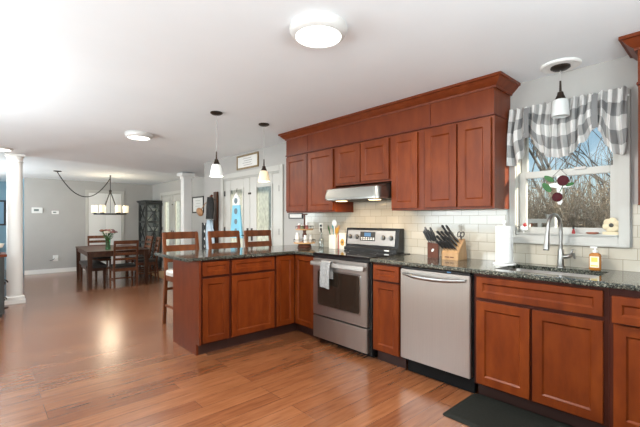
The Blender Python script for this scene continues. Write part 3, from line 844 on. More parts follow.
light('chandelier_lamp', 'POINT', (cx, cy, 1.72), 22, (1.0, 0.85, 0.62), shadow_soft_size=0.25)
light('chandelier_lamp', 'POINT', (cx, cy, 1.30), 5, (1.0, 0.82, 0.58), shadow_soft_size=0.25)

# ---------------------------------------------------------------- window valance
VX0, VX1 = -0.826, -0.078
keys = [(-0.826, 1.69), (-0.79, 1.685), (-0.74, 1.74), (-0.705, 1.885), (-0.685, 1.915), (-0.655, 1.88), (-0.60, 1.77), (-0.53, 1.725), (-0.455, 1.715), (-0.39, 1.735), (-0.33, 1.80), (-0.285, 1.87), (-0.25, 1.90), (-0.215, 1.86), (-0.185, 1.76), (-0.15, 1.70), (-0.11, 1.69), (-0.078, 1.70)]
def zbot(x):
    for (a, za), (b, zb) in zip(keys, keys[1:]):
        if x <= b + 1e-9:
            s = (x - a) / (b - a); s = s*s*(3 - 2*s)
            return za + (zb - za) * s
    return keys[-1][1]
va = MB(); va.uv = []
NX, NZ = 150, 26
ztop = 2.130
for i in range(NX + 1):
    s = i / NX; x = VX0 + (VX1 - VX0) * s
    zb = zbot(x)
    hem = 0.70 + (ztop - zb) * 0  # cloth length below the rod, unfolded
    for j in range(NZ + 1):
        t = j / NZ
        tie = math.exp(-((x + 0.685)/0.030)**2) + math.exp(-((x + 0.25)/0.030)**2)
        z = ztop + 0.012*abs(math.sin(s*PI*19)) * (1 if j == 0 else 0.4*(1 - t)) + (zb - ztop) * t
        amp = 0.013 + 0.012*t
        y = -0.052 - amp*math.sin(s*2*PI*12.5 + 0.9*math.sin(s*9 + t)) - 0.007*math.sin(s*2*PI*27 + t*3)*(1 - 0.4*t)
        puff = max(0, math.sin(PI * min(1, t*1.02)))**1.5
        y -= 0.034*puff*(1 - min(1, tie)) + 0.012*t
        # pinch into creases running to the ties
        d = min(abs(x + 0.685), abs(x + 0.25))
        y -= 0.010*math.sin(34*(d) + 9*t)*t*max(0, 1 - d/0.22)
        xx = x + 0.010*math.sin(t*5 + s*30)*t
        # cloth is gathered: the tie strips are pulled up, swags hang full length
        va.v.append((xx, y, z)); va.uv.append((s*2.5, (ztop - (ztop + (-0.42)*t)) + 0.0))
for i in range(NX):
    for j in range(NZ):
        a = i*(NZ + 1) + j; va.f.append((a, a + 1, a + NZ + 2, a + NZ + 1))
vt = thing('window_valance', 'grey and white buffalo check balloon valance over the kitchen window', 'curtain', (-0.46, -0.07, 2.1))
o = build(va, 'valance_cloth', M['plaid'], vt, smooth=60)
sm = o.modifiers.new('thickness', 'SOLIDIFY'); sm.thickness = 0.003
for x in (-0.685, -0.25):
    tm = MB(); tm.uv = []
    for j in range(13):
        t = j / 12
        z = ztop - 0.01 - t * (ztop - 1.90)
        for dx in (-0.018, 0.018):
            tm.v.append((x + dx, -0.088 - 0.012*math.sin(PI*t), z)); tm.uv.append((0.62*0.1515*1.6 + 0.0 + dx*0.1, 0.12 + t*0.02))
    for j in range(12): tm.f.append((2*j, 2*j + 1, 2*j + 3, 2*j + 2))
    q = build(tm, 'tie_band', M['plaid'], vt); sm = q.modifiers.new('t', 'SOLIDIFY'); sm.thickness = 0.003
build(MB().tube([(VX0 - 0.004, -0.030, 2.085), (VX1 + 0.004, -0.030, 2.085)], 0.008, 10).tube([(VX0 + .003, -0.030, 2.085), (VX0 + .003, -0.002, 2.10)], .006).tube([(VX1 - .003, -0.030, 2.085), (VX1 - .003, -0.002, 2.10)], .006), 'curtain_rod', M['white'], vt)

# ---------------------------------------------------------------- sink wall things
fx, fy = -0.455, -0.085
fa = thing('faucet', 'brushed nickel gooseneck faucet with pull-down spray head behind the sink', 'faucet', (fx, fy, CT1))
build(MB().lathe([(0.030, 0), (0.030, 0.006), (0.022, 0.012), (0.020, 0.10), (0.017, 0.13)], 0, 0, 20), 'base', M['chrome'], fa, local=True)
pth = [(0, 0, 0.10), (0, 0, 0.26)]
for i in range(1, 15):
    a = PI * i / 14 * 0.97
    pth.append((-0.018*(1 - math.cos(a)), -0.078*(1 - math.cos(a)), 0.285 + 0.095*math.sin(a)))
pth.append((-0.038, -0.160, 0.25))
build(MB().tube(pth, 0.0125, 12), 'neck', M['chrome'], fa, local=True)
build(MB().tube([(-0.038, -0.160, 0.262), (-0.040, -0.164, 0.20), (-0.043, -0.170, 0.135)], [0.014, 0.017, 0.021], 14), 'spray_head', M['chrome'], fa, local=True)
build(MB().tube([(-0.043, -0.170, 0.136), (-0.0432, -0.1705, 0.128)], 0.019, 14), 'spray_nozzle', M['black'], fa, local=True)
build(MB().tube([(0.015, 0, 0.075), (0.055, -0.004, 0.085)], 0.016, 12).tube([(0.05, -0.004, 0.085), (0.085, -0.02, 0.10), (0.10, -0.055, 0.075)], [0.014, 0.011, 0.007], 10).tube([(0.06, -0.004, 0.088), (0.075, 0.0, 0.135)], [0.009, 0.006], 8), 'lever_handle', M['chrome'], fa, local=True)

so = thing('soap_bottle', 'amber soap pump bottle on the counter right of the faucet', 'soap bottle', (-0.245, -0.10, CT1))
M['amber'] = mat('amber_soap', (0.42, 0.15, 0.02), 0.2)
M['yellow'] = mat('yellow_label', (0.80, 0.55, 0.10), 0.5)
M['cream'] = mat('cream_label', (0.80, 0.74, 0.58), 0.5)
bt = MB().loft([[(x, y, z) for x, y in rounded([(-w, -d), (w, -d), (w, d), (-w, d)], [d*0.8] * 4)] for w, d, z in ((.030, .020, .001), (.034, .023, .006), (.034, .023, .100), (.028, .020, .112), (.014, .013, .120))])
build(bt, 'bottle', M['amber'], so, local=True)
lb = build(MB().box(-0.026, 0.026, -0.0245, -0.022, 0.02, 0.095), 'label_patch', M['cream'], so, local=True)
build(MB().box(-0.018, 0.018, -0.0252, -0.0242, 0.058, 0.088).box(-0.02, 0.02, -0.0252, -0.0242, 0.028, 0.036), 'label_print', M['yellow'], lb, local=True)
build(MB().lathe([(0.015, .119), (0.015, .135), (0.006, .137), (0.005, .152)], 0, 0, 16).box(-0.028, 0.010, -0.008, 0.008, .150, .161), 'pump', M['plastic'], so, local=True)

pt = thing('paper_towel_holder', 'white countertop paper towel holder left of the sink', 'paper towel holder', (-0.80, -0.215, CT1))
build(MB().lathe([(0.083, 0), (0.083, 0.008), (0.078, 0.012)], 0, 0, 32), 'base', M['plastic'], pt, local=True)
build(MB().lathe([(0.008, .012), (0.008, .318), (0.012, .322), (0.012, .334), (0.006, .338)], 0, 0, 12), 'post', M['plastic'], pt, local=True)
rl = MB().lathe([(0.020, .016), (0.062, .016), (0.062, .296), (0.020, .296)], -0.80, -0.215, 36, CT1)
prl = build(rl, 'paper_towel_roll', M['paper']); tag(prl, 'white paper towel roll standing on the holder by the window trim', 'paper towel')

# stained glass hanging in the window
sg = thing('stained_glass_cross', 'stained glass cross with two red roses hanging on the window sash', 'suncatcher', (-0.50, -0.02, 1.50))
M['sgred'] = mat('ruby_glass', (0.05, 0.002, 0.006), 0.15)
M['sggreen'] = mat('leaf_glass', (0.03, 0.12, 0.03), 0.2)
M['sgwhite'] = mat('opal_glass', (0.80, 0.83, 0.80), 0.2)
def flat(pts, y0=-0.024, y1=-0.018): return MB().prism_y([(px + .022, pz + .022) for px, pz in pts], y0, y1)
cr = [(-.519, 1.365), (-.508, 1.350), (-.494, 1.350), (-.484, 1.365), (-.484, 1.46), (-.43, 1.462), (-.418, 1.475), (-.43, 1.492), (-.484, 1.494), (-.484, 1.54), (-.519, 1.54), (-.519, 1.494), (-.570, 1.490), (-.574, 1.47), (-.519, 1.462)]
cr = [(x, 1.35 + (z - 1.35)*1.12) for x, z in cr]
build(flat(cr), 'cross_panel', M['sgwhite'], sg)
circ = lambda x, z, r, n=12, k=1.0: [(x + r*math.cos(2*PI*i/n), z + k*r*math.sin(2*PI*i/n)) for i in range(n)]
for (x, z, r) in ((-.478, 1.525, .040), (-.515, 1.405, .036)):
    build(flat(circ(x, z, r), -0.030, -0.0245), 'rose', M['sgred'], sg)
for (x, z, rx, rz, an) in ((-.57, 1.545, .040, .018, -.6), (-.585, 1.48, .045, .022, -.9), (-.435, 1.495, .028, .012, .3)):
    pts = []
    for i in range(12):
        a = 2*PI*i/12; u, v = rx*math.cos(a), rz*math.sin(a)
        pts.append((x + u*math.cos(an) - v*math.sin(an), z + u*math.sin(an) + v*math.cos(an)))
    build(flat(pts, -0.029, -0.0245), 'leaf', M['sggreen'], sg)
build(MB().tube([(-.523, -0.021, 1.585), (-.478, -0.01, 1.635), (-.433, -0.021, 1.585)], 0.002, 6).tube([(-.478, -0.01, 1.635), (-.478, 0.046, 1.636)], 0.003, 6), 'hanging_wire', M['iron'], sg)
build(MB().tube([(-.456, -.027, 1.512), (-.478, -.027, 1.462)], 0.003, 6), 'stem', M['sggreen'], sg)

# things on the window sill
SZ = wz0 + 0.0205
fl = thing('flower_plaque', 'cream square flower ornament at the right end of the window sill', 'ornament', (-0.175, 0.012, SZ))
M['petal'] = mat('parchment_petal', (0.66, 0.56, 0.38), 0.7)
build(MB().box(-.05, .04, -.012, .012, 0, .02), 'stand', M['petal'], fl, local=True)
pm = MB()
for k in range(6):
    a = 2*PI*k/6 + .3
    pm.blob((.026*math.cos(a), -.006, .065 + .028*math.sin(a)), .026, .008, .026, 8)
build(pm, 'petals', M['petal'], fl, local=True)
build(MB().blob((0, -.014, .065), .014, .01, .014, 8), 'flower_center', M['black_wood'], fl, local=True)
bd = thing('bird_figurine', 'tiny red and white figurine at the left end of the window sill', 'figurine', (-0.74, 0.012, SZ))
M['redpaint'] = mat('red_paint', (0.45, 0.03, 0.03), 0.4)
build(MB().blob((0, 0, .035), .030, .018, .024, 8).tube([(0, 0, 0), (0, 0, .02)], .006, 6), 'body', M['plastic'], bd, local=True)
build(MB().blob((.012, -.008, .062), .016, .014, .016, 8), 'head', M['redpaint'], bd, local=True)
build(MB().bar((-.02, 0, .04), (-.05, 0, .05), .012, .006), 'tail', M['black_wood'], bd, local=True)
sd = MB().lathe([(0.02, 0), (0.034, .004), (0.038, .014), (0.034, .014), (0.03, .007)], -0.285, 0.010, 20, SZ)
tag(build(sd, 'soap_dish', mat('terracotta', (0.38, 0.14, 0.09), 0.5)), 'small reddish dish on the window sill behind the soap bottle', 'dish')
g = thing('figurine', 'tiny dark figurine on the window sill just right of the faucet neck', 'figurine', (-0.40, 0.012, SZ))
build(MB().lathe([(.010, 0), (.012, .01), (.006, .03), (.005, .036)], 0, 0, 10), 'body', M['redpaint'], g, local=True)
build(MB().ball((0, 0, .043), .008, 8), 'head', M['black_wood'], g, local=True)

# knife blocks
M['handle'] = mat('black_knife_handle', (0.015, 0.014, 0.014), 0.35)
M['blade'] = mat('blade_steel', (0.55, 0.55, 0.55), 0.25, 1.0)
def knife(p, d, ln, label, grp, t=0.010):
    p, d = Vector(p), Vector(d).normalized()
    k = thing('kitchen_knife', label, 'knife', p, group=grp)
    q = p + d * 0.02
    build(MB().bar(p - d*0.03, q, 0.002, 0.018, (0, -1, 0.3)), 'blade', M['blade'], k)
    h = MB().tube([q, q + d*ln*0.25, q + d*ln*0.6, q + d*ln*0.9, q + d*ln], [t*0.7, t, t*0.85, t*1.05, t*0.6], 8)
    build(h, 'handle', M['handle'], k)
    return k
# dark block
kb1 = thing('knife_block', 'dark walnut knife block, left of the two blocks', 'knife block', (-1.46, -0.135, CT1), rotz=math.radians(25))
build(MB().prism_y([(-.048, 0), (.048, 0), (.048, .125), (-.048, .14)], -.052, .052), 'block', M['walnut'], kb1, local=True, bevel=0.003)
build(MB().prism_y([(-.012, .055), (.0, .055), (.012, .075), (.0, .085), (-.012, .07)], -.0535, -.0515), 'emblem', M['plastic'], kb1, local=True, label='small pale emblem')
R25 = Matrix.Rotation(math.radians(25), 3, 'Z')
row = [(-.036, -.03), (-.012, -.03), (.012, -.03), (.036, -.03), (-.028, .0), (.0, .0), (.028, .0), (-.02, .032), (.018, .032)]
names = ['leftmost in the front row of the dark block', 'second from left in the front row of the dark block', 'third from left in the front row of the dark block', 'rightmost in the front row of the dark block',
         'leftmost in the middle row of the dark block', 'central one in the dark block', 'rightmost in the middle row of the dark block', 'tall one at the back left of the dark block', 'tall one at the back right of the dark block']
for i, ((x, y), nm) in enumerate(zip(row, names)):
    p = R25 @ Vector((x, y, 0)) + Vector((-1.46, -0.135, CT1 + 0.132 - x*0.15))
    knife(p, (-0.42 + x*2.0, -0.10 + y, 1), 0.095 if i < 4 else (0.11 if i < 7 else 0.135), 'black handled knife, ' + nm, 'knives in the dark block', 0.0105)
# light slanted block
K2 = Vector((-1.245, -0.155, CT1)); RK = math.radians(4)
kb2 = thing('knife_block', 'light beech slanted knife block, right of the two blocks', 'knife block', K2, rotz=RK)
build(MB().prism_x([(-.088, 0), (.095, 0), (.095, .02), (.055, .180), (.012, .160), (-.088, .062)], -.074, .074), 'block', M['light_wood'], kb2, local=True, bevel=0.003)
build(MB().box(-.045, -.005, -.0895, -.0875, .020, .029).box(.002, .035, -.0895, -.0875, .020, .029), 'lettering', M['walnut'], kb2, local=True, label='small dark lettering strip')
RM = Matrix.Rotation(RK, 3, 'Z')
tilt_d = RM @ Vector((-0.62, -0.42, 0.72))
cnt = 0
rows = [(-.066, .084, 5, 0.085, 'lowest row'), (-.036, .113, 4, 0.105, 'second row'), (-.008, .141, 4, 0.12, 'third row')]
ordn = ['leftmost', 'second from left', 'third from left', 'fourth from left', 'rightmost']
for (y, z, n_, ln, rn) in rows:
    for i in range(n_):
        x = -.056 + .112*i/(n_ - 1)
        p = RM @ Vector((x, y, z)) + K2
        nm = 'rightmost' if i == n_ - 1 else ordn[i]
        knife(p, tilt_d + Vector((0, 0, 0.1)), ln, 'black handled knife, %s in the %s of the light block' % (nm, rn), 'knives in the light block', 0.0115)
for i, x in enumerate((-.038, .0)):
    p = RM @ Vector((x, .032, .171)) + K2
    knife(p, (-0.52, -0.25, .85), 0.13, 'long black handled knife at the top of the light block, %s' % ('left one' if i == 0 else 'right one'), 'knives in the light block', 0.011)
sc_ = thing('kitchen_scissors', 'black handled scissors in the right side of the light knife block', 'scissors', K2 + RM @ Vector((.052, .034, .172)))
p0 = K2 + RM @ Vector((.052, .034, .172))
scm = MB()
for s_ in (-1, 1):
    ring = [p0 + Vector((s_*0.016 + 0.015*math.cos(a), -0.02 + 0.008*math.sin(a), 0.045 + 0.022*math.sin(a))) for a in [2*PI*i/12 for i in range(13)]]
    scm.tube(ring, 0.0045, 6, caps=False)
build(scm, 'handles', M['handle'], sc_)
build(MB().bar(p0 + Vector((0, 0.0, -0.02)), p0 + Vector((0, -0.018, 0.03)), .012, .004), 'blades', M['blade'], sc_)

# outlets on the backsplash
def outlet(name, label, cat, x, z, m, y=-0.008):
    t = thing(name, label, cat, (x, y, z))
    build(MB().box(-.036, .036, -.006, -.0005, -.058, .058), 'cover_plate', m, t, local=True, bevel=0.002)
    for dz in (-.022, .022):
        build(MB().box(-.016, .016, -.009, -.006, dz - .014, dz + .014), 'socket', M['black'], t, local=True)
    return t
outlet('wall_outlet', 'pale wall outlet on the tile between tiered tray and utensil crock', 'outlet', -3.13, 1.16, M['ceramic'])

# ---------------------------------------------------------------- counter things left of the range
# tiered tray
TX, TY = -3.22, -0.21
tr = thing('tiered_tray', 'two tier wooden tray stand on the corner of the granite counter', 'tiered tray', (TX, TY, CT1))
build(MB().lathe([(0.085, 0), (0.09, .01), (0.08, .035), (0.06, .045)], 0, 0, 28), 'foot', M['walnut'], tr, local=True)
for z, r, nm in ((.048, .135, 'tray'), (.215, .110, 'tray')):
    build(MB().lathe([(0.0, z), (r, z), (r + .002, z + .016), (r - .006, z + .016), (r - .008, z + .008), (0, z + .008)], 0, 0, 36), nm, M['light_wood'], tr, local=True)
    rim = MB()
    ringp = [(r*math.cos(2*PI*i/28), r*math.sin(2*PI*i/28), z + .048) for i in range(29)]
    rim.tube(ringp, .003, 6, caps=False)
    for k in range(8):
        a = 2*PI*k/8; rim.tube([(r*math.cos(a), r*math.sin(a), z + .012), (r*math.cos(a), r*math.sin(a), z + .048)], .0022, 6)
    build(rim, 'gallery_rail', M['iron'], tr, local=True)
build(MB().lathe([(.022, .056), (.028, .075), (.018, .10), (.026, .13), (.028, .155), (.018, .185), (.022, .215), (.016, .225), (.011, .25), (.009, .40)], 0, 0, 20), 'post', M['walnut'], tr, local=True)
build(MB().box(-.05, .05, -.008, .008, .40, .418), 'top_handle', M['walnut'], tr, local=True, bevel=0.003)
M['jar_white'] = mat('white_jar', (0.80, 0.78, 0.73), 0.3)
M['jar_red'] = mat('dusty_red_jar', (0.42, 0.14, 0.12), 0.4)
M['jar_green'] = mat('olive_jar', (0.22, 0.23, 0.13), 0.4)
def jar(x, y, z, r, h, m, label):
    t = thing('spice_jar', label, 'jar', (TX + x, TY + y, CT1 + z), group='jars on the tiered tray')
    build(MB().lathe([(r*.9, 0), (r, .004), (r, h*.72), (r*.72, h*.82), (r*.72, h*.86)], 0, 0, 16), 'body', m, t, local=True)
    build(MB().lathe([(r*.78, h*.862), (r*.78, h), (r*.5, h*1.01)], 0, 0, 16), 'lid', M['plastic'], t, local=True)
Z1, Z2 = .0565, .2235
jar(-.060, -.065, Z1, .026, .125, M['jar_white'], 'tall white jar at the left of the lower tier')
jar(.072, -.045, Z1, .024, .095, M['jar_white'], 'short white jar at the right of the lower tier')
jar(.02, .08, Z1, .024, .10, M['jar_white'], 'white jar at the back of the lower tier')
jar(-.062, -.03, Z2, .022, .075, M['jar_white'], 'white jar at the left of the upper tier')
jar(-.025, -.066, Z2, .022, .062, M['jar_red'], 'dusty red jar at the front of the upper tier')
jar(.028, -.062, Z2, .021, .056, M['jar_green'], 'olive jar right of the red one on the upper tier')
jar(.066, -.02, Z2, .021, .062, M['jar_red'], 'dusty red jar at the right of the upper tier')
jar(-.02, .062, Z2, .022, .09, M['jar_white'], 'tall white jar at the back of the upper tier')

# slim glass bottle
gb = thing('glass_bottle', 'slim clear glass bottle between the tiered tray and the crock', 'bottle', (-3.02, -0.11, CT1))
build(MB().lathe([(.030, 0), (.032, .006), (.032, .10), (.012, .14), (.011, .19), (.014, .195)], 0, 0, 18), 'bottle', M['cab_glass'], gb, local=True)
build(MB().lathe([(.012, .1955), (.009, .21), (.012, .235), (.004, .24)], 0, 0, 12), 'stopper', M['iron'], gb, local=True)
# crock with utensils
def crock(x, y, w, h, label, name):
    t = thing(name, label, 'crock', (x, y, CT1))
    f = lambda i, z: [(a, b, z) for a, b in rounded([(-w + i, -w + i), (w - i, -w + i), (w - i, w - i), (-w + i, w - i)], [.018] * 4)]
    build(MB().loft([f(.004, 0), f(0, .006), f(0, h), f(.006, h + .002), f(.008, h - .004), f(.010, .012)]), 'body', M['ceramic'], t, local=True)
    return t
crock(-2.785, -0.105, .054, .165, 'plain cream square crock holding kitchen utensils', 'utensil_crock')
c2 = crock(-2.643, -0.085, .050, .175, 'cream canister painted with a sunflower beside the range', 'canister')
dc = MB()
for k in range(7):
    a = 2*PI*k/7; dc.blob((.030 + .0, -.051, .075 + .026*math.sin(a)), .012, .003, .012, 6) if False else None
M['sunflower'] = mat('painted_yellow', (0.55, 0.30, 0.04), 0.4)
M['brownp'] = mat('painted_brown', (0.14, 0.06, 0.03), 0.4)
fm = MB()
for k in range(8):
    a = 2*PI*k/8
    fm.blob((.022*math.cos(a) + .012, -.051, .085 + .028*math.sin(a)), .012, .003, .014, 6)
build(fm, 'sunflower_petals', M['sunflower'], c2, local=True)
build(MB().blob((.012, -.053, .085), .013, .003, .016, 8), 'sunflower_center', M['brownp'], c2, local=True)
build(MB().box(-.051, -.045, -.053, -.049, .004, .17), 'red_stripe', M['redpaint'], c2, local=True)
build(MB().loft([[(a, b, z) for a, b in rounded([(-w, -w), (w, -w), (w, w), (-w, w)], [.015] * 4)] for w, z in ((.051, .178), (.051, .190), (.012, .196))]), 'lid', M['ceramic'], c2, local=True)
UT = [(-.030, -.02, (-.22, -.1), .20, M['sggreen'], 'spatula', 'green handled spatula leaning left in the crock'),
      (-.012, .01, (-.10, .0), .23, mat('teal_silicone', (.05, .30, .30), .4), 'spatula', 'teal spatula near the middle of the crock'),
      (.010, -.01, (.02, -.05), .26, M['plastic'], 'ladle', 'white ladle standing tallest in the crock'),
      (.028, .015, (.16, .0), .20, M['light_wood'], 'wooden_spoon', 'wooden spoon leaning right in the crock'),
      (.030, -.03, (.26, -.08), .18, M['sunflower'], 'spoon', 'yellow spoon at the right front of the crock'),
      (-.033, .03, (-.14, .1), .18, M['light_wood'], 'wooden_spoon', 'wooden spoon at the back left of the crock')]
for (x, y, (dx, dy), ln, m, nm, lab) in UT:
    p = Vector((-2.785 + x*.6, -0.105 + y*.6, CT1 + .0135)); d = Vector((dx, dy, 1)).normalized()
    t = thing(nm, lab, 'utensil', p, group='utensils in the crock')
    e = p + d*ln
    build(MB().tube([p, e], .006, 8), 'handle', m if nm != 'ladle' else M['plastic'], t)
    rot = d.to_track_quat('Z', 'Y').to_matrix()
    wdt = .030 if nm == 'ladle' else .022
    build(MB().blob(e + d*.03, wdt, .007, .040, 8, rot), 'head', m, t)

# picture and sign by the cabinets
M['goldframe'] = noisy('dull_gold_frame', ((.3, (.22, .15, .07)), (.7, (.32, .23, .12))), (1, 1, 1), 30, .45, metal=0.4)
M['darkframe'] = mat('dark_frame', (.02, .017, .015), .4)
M['mat_paper'] = mat('mat_paper', (.74, .73, .70), .8)
M['ink'] = mat('grey_ink', (.30, .29, .28), .8)
def frame_y(name, label, x0, x1, z0, z1, y, t, fm_, lines=True, d=0.02):
    th = thing(name, label, 'picture', ((x0 + x1)/2, y, (z0 + z1)/2))
    f = MB(); framepoly(f, x0, x1, z0, z1, t, y - d, y - .001)
    build(f, 'frame', fm_, th, bevel=.003)
    a = build(MB().box(x0 + t*.8, x1 - t*.8, y - d*.5, y - .002, z0 + t*.8, z1 - t*.8), 'print', M['mat_paper'], th)
    if lines:
        ln = MB(); n_ = 4
        for i in range(n_):
            z = z1 - t - (z1 - z0 - 2*t) * (i + 1.0) / (n_ + 1)
            ln.box(x0 + (x1 - x0)*(.28 + .05*(i % 2)), x1 - (x1 - x0)*(.28 + .04*((i + 1) % 2)), y - d*.5 - .001, y - d*.5 + .0005, z - .004, z + .004)
        build(ln, 'faint_writing', M['ink'], a)
    return th
frame_y('framed_picture', 'gold framed print hung above the kitchen glazed doors', -5.24, -4.58, 2.085, 2.318, -0.001, .028, M['goldframe'])
frame_y('framed_picture', 'dark framed print on the grey wall right of the square column', -8.87, -8.22, 1.42, 1.83, 0.789, .035, M['darkframe'])
frame_y('small_sign', 'small dark framed sign on the wall under the left wall cabinet', -3.80, -3.50, 1.272, 1.345, -0.001, .012, M['darkframe'], False)

# ---------------------------------------------------------------- chairs and stools
def make_chair(name, label, cat, group, wood_m, seat_m, sh, bh, w, d, slats, seat_th=.05, foot=False):
    """local: faces +x, back at x=-d/2, floor at z=0"""
    t = thing(name, label, cat, group=group)
    hx, hw = d/2, w/2
    rake = lambda z: -hx - .02 - max(0, z - sh)*0.16 - (sh - min(z, sh))*0.10
    for s in (-1, 1):
        y = s*(hw - .022)
        mb = MB()
        mb.loft([[(rake(z) - .02, y - .019, z), (rake(z) + .02, y - .019, z), (rake(z) + .02, y + .019, z), (rake(z) - .02, y + .019, z)] for z in (0, sh*.5, sh, sh + (bh - sh)*.5, bh - .01)])
        build(mb, 'rear_leg', wood_m, t, local=True, bevel=.004)
        fl_ = MB().loft([[(hx - .04 - a, y - a, z), (hx - .04 + a, y - a, z), (hx - .04 + a, y + a, z), (hx - .04 - a, y + a, z)] for a, z in ((.015, 0), (.021, sh - .04))])
        build(fl_, 'front_leg', wood_m, t, local=True, bevel=.003)
    ap = MB()
    for s in (-1, 1): ap.box(-hx - .0, hx - .05, s*(hw - .022) - .010, s*(hw - .022) + .010, sh - .10, sh - .035)
    ap.box(hx - .05, hx - .03, -hw + .03, hw - .03, sh - .10, sh - .035).box(-hx - .03, -hx - .01, -hw + .03, hw - .03, sh - .10, sh - .035)
    build(ap, 'seat_rail', wood_m, t, local=True)
    st = MB()
    z = sh*.36
    for s in (-1, 1): st.bar((rake(z), s*(hw - .022), z), (hx - .04, s*(hw - .022), z), .016, .028)
    z2 = sh*.36 if not foot else .22
    st.bar((hx - .04, -hw + .03, z2), (hx - .04, hw - .03, z2), .018, .03)
    if foot: st.bar((rake(.42), -hw + .03, .42), (rake(.42), hw - .03, .42), .018, .03)
    build(st, 'stretcher', wood_m, t, local=True)
    se = MB().loft([[(x, y, z) for x, y in rounded([(-hx - i + .0, -hw + .0 + i), (hx - i, -hw + i), (hx - i, hw - i), (-hx - i + .0, hw - i)], [.04] * 4)] for i, z in ((.01, sh - .035), (0, sh - .03), (0, sh + seat_th - .05), (.012, sh + seat_th - .037), (.05, sh + seat_th - .032))])
    build(se, 'seat', seat_m, t, local=True)
    for (z0, z1) in slats:
        mb = MB(); n_ = 10
        rings = []
        for k in range(n_ + 1):
            u = -1 + 2*k/n_; y = u*(hw - .004 if z1 > bh - .02 else hw - .03)
            bow = -.022*(1 - u*u)
            rings.append([(rake(z0) + bow - .010, y, z0), (rake(z0) + bow + .010, y, z0), (rake(z1) + bow + .010, y, z1), (rake(z1) + bow - .010, y, z1)])
        mb.loft(rings)
        build(mb, 'back_slat', wood_m, t, local=True, bevel=.003)
    return t
stool = make_chair('bar_stool', 'brown ladder back bar stool at the free end of the peninsula', 'bar stool', 'bar stools at the peninsula', M['stool_wood'], M['cushion'], .63, 1.105, .46, .40, [(1.018, 1.105), (.858, .942), (.74, .79)], .06, True)
# (position, turn) of the three stools
S3 = [(-3.985, -1.345, 0.03, None), (-3.985, -0.765, -0.03, 'brown ladder back bar stool in the middle of the three'), (-3.985, -0.21, 0.02, 'brown ladder back bar stool nearest the glazed kitchen doors')]
for i, (x, y, r, lab) in enumerate(S3):
    o = stool if i == 0 else copy_tree(stool)
    o.location = (x, y, 0); o.rotation_euler.z = r
    if lab: o['label'] = lab

TR = math.radians(-3.4); TC = Vector((-9.50, -.94, DF)); RT = Matrix.Rotation(TR, 3, 'Z')
tb = thing('dining_table', 'dark wood rectangular dining table in the sunken dining room', 'table', TC, TR)
L, W = 2.05, 1.20
build(MB().box(-L/2, L/2, -W/2, W/2, .735, .765), 'tabletop', M['dining_wood'], tb, local=True, bevel=.004)
ap = MB()
for s in (-1, 1): ap.box(-L/2 + .08, L/2 - .08, s*(W/2 - .05) - .012, s*(W/2 - .05) + .012, .645, .735).box(s*(L/2 - .05) - .012, s*(L/2 - .05) + .012, -W/2 + .08, W/2 - .08, .645, .735)
build(ap, 'apron', M['dining_wood'], tb, local=True)
for sx in (-1, 1):
    for sy in (-1, 1):
        x, y = sx*(L/2 - .055), sy*(W/2 - .055)
        build(MB().loft([[(x - a, y - a, z), (x + a, y - a, z), (x + a, y + a, z), (x - a, y + a, z)] for a, z in ((.034, 0), (.046, .735))]), 'leg', M['dining_wood'], tb, local=True, bevel=.004)
# bench
bn = thing('dining_bench', 'dark bench with padded seat along the left side of the dining table', 'bench', TC + RT @ Vector((.22, -.40, 0)), TR)
build(MB().loft([[(x, y, z) for x, y in rounded([(-.62 + i, -.19 + i), (.62 - i, -.19 + i), (.62 - i, .19 - i), (-.62 + i, .19 - i)], [.03] * 4)] for i, z in ((.006, .40), (0, .405), (0, .455), (.02, .468))]), 'seat', M['leather'], bn, local=True)
build(MB().box(-.57, .57, -.16, -.14, .33, .40).box(-.57, .57, .14, .16, .33, .40).box(-.57, -.55, -.14, .14, .33, .40).box(.55, .57, -.14, .14, .33, .40), 'apron', M['dining_wood'], bn, local=True)
for sx in (-1, 1):
    for sy in (-1, 1):
        x, y = sx*.56, sy*.15
        build(MB().loft([[(x - a, y - a, z), (x + a, y - a, z), (x + a, y + a, z), (x - a, y + a, z)] for a, z in ((.022, 0), (.03, .40))]), 'leg', M['dining_wood'], bn, local=True)
M['chair_wood'] = wood('dining_chair_wood', (.075, .026, .012), (.12, .042, .019), (.17, .062, .028), var=.1)
dc0 = make_chair('dining_chair', 'dark ladder back dining chair at the near end of the table, back to the camera', 'dining chair', 'dining chairs', M['chair_wood'], M['leather'], .46, 1.0, .47, .43, [(.925, 1.0), (.81, .875), (.70, .755), (.59, .64)])
spots = [(1.16, .04, PI, None), (-1.22, -.05, 0.0, 'dark ladder back dining chair at the far end of the table behind the bouquet'),
         (.34, .66, -PI/2 - .12, 'dark dining chair on the right side of the table, nearer the camera'),
         (-.42, .66, -PI/2 + .08, 'dark dining chair on the right side of the table, nearer the cabinet')]
for i, (x, y, r, lab) in enumerate(spots):
    o = dc0 if i == 0 else copy_tree(dc0)
    o.location = TC + RT @ Vector((x, y, 0)); o.rotation_euler.z = TR + r
    if lab: o['label'] = lab
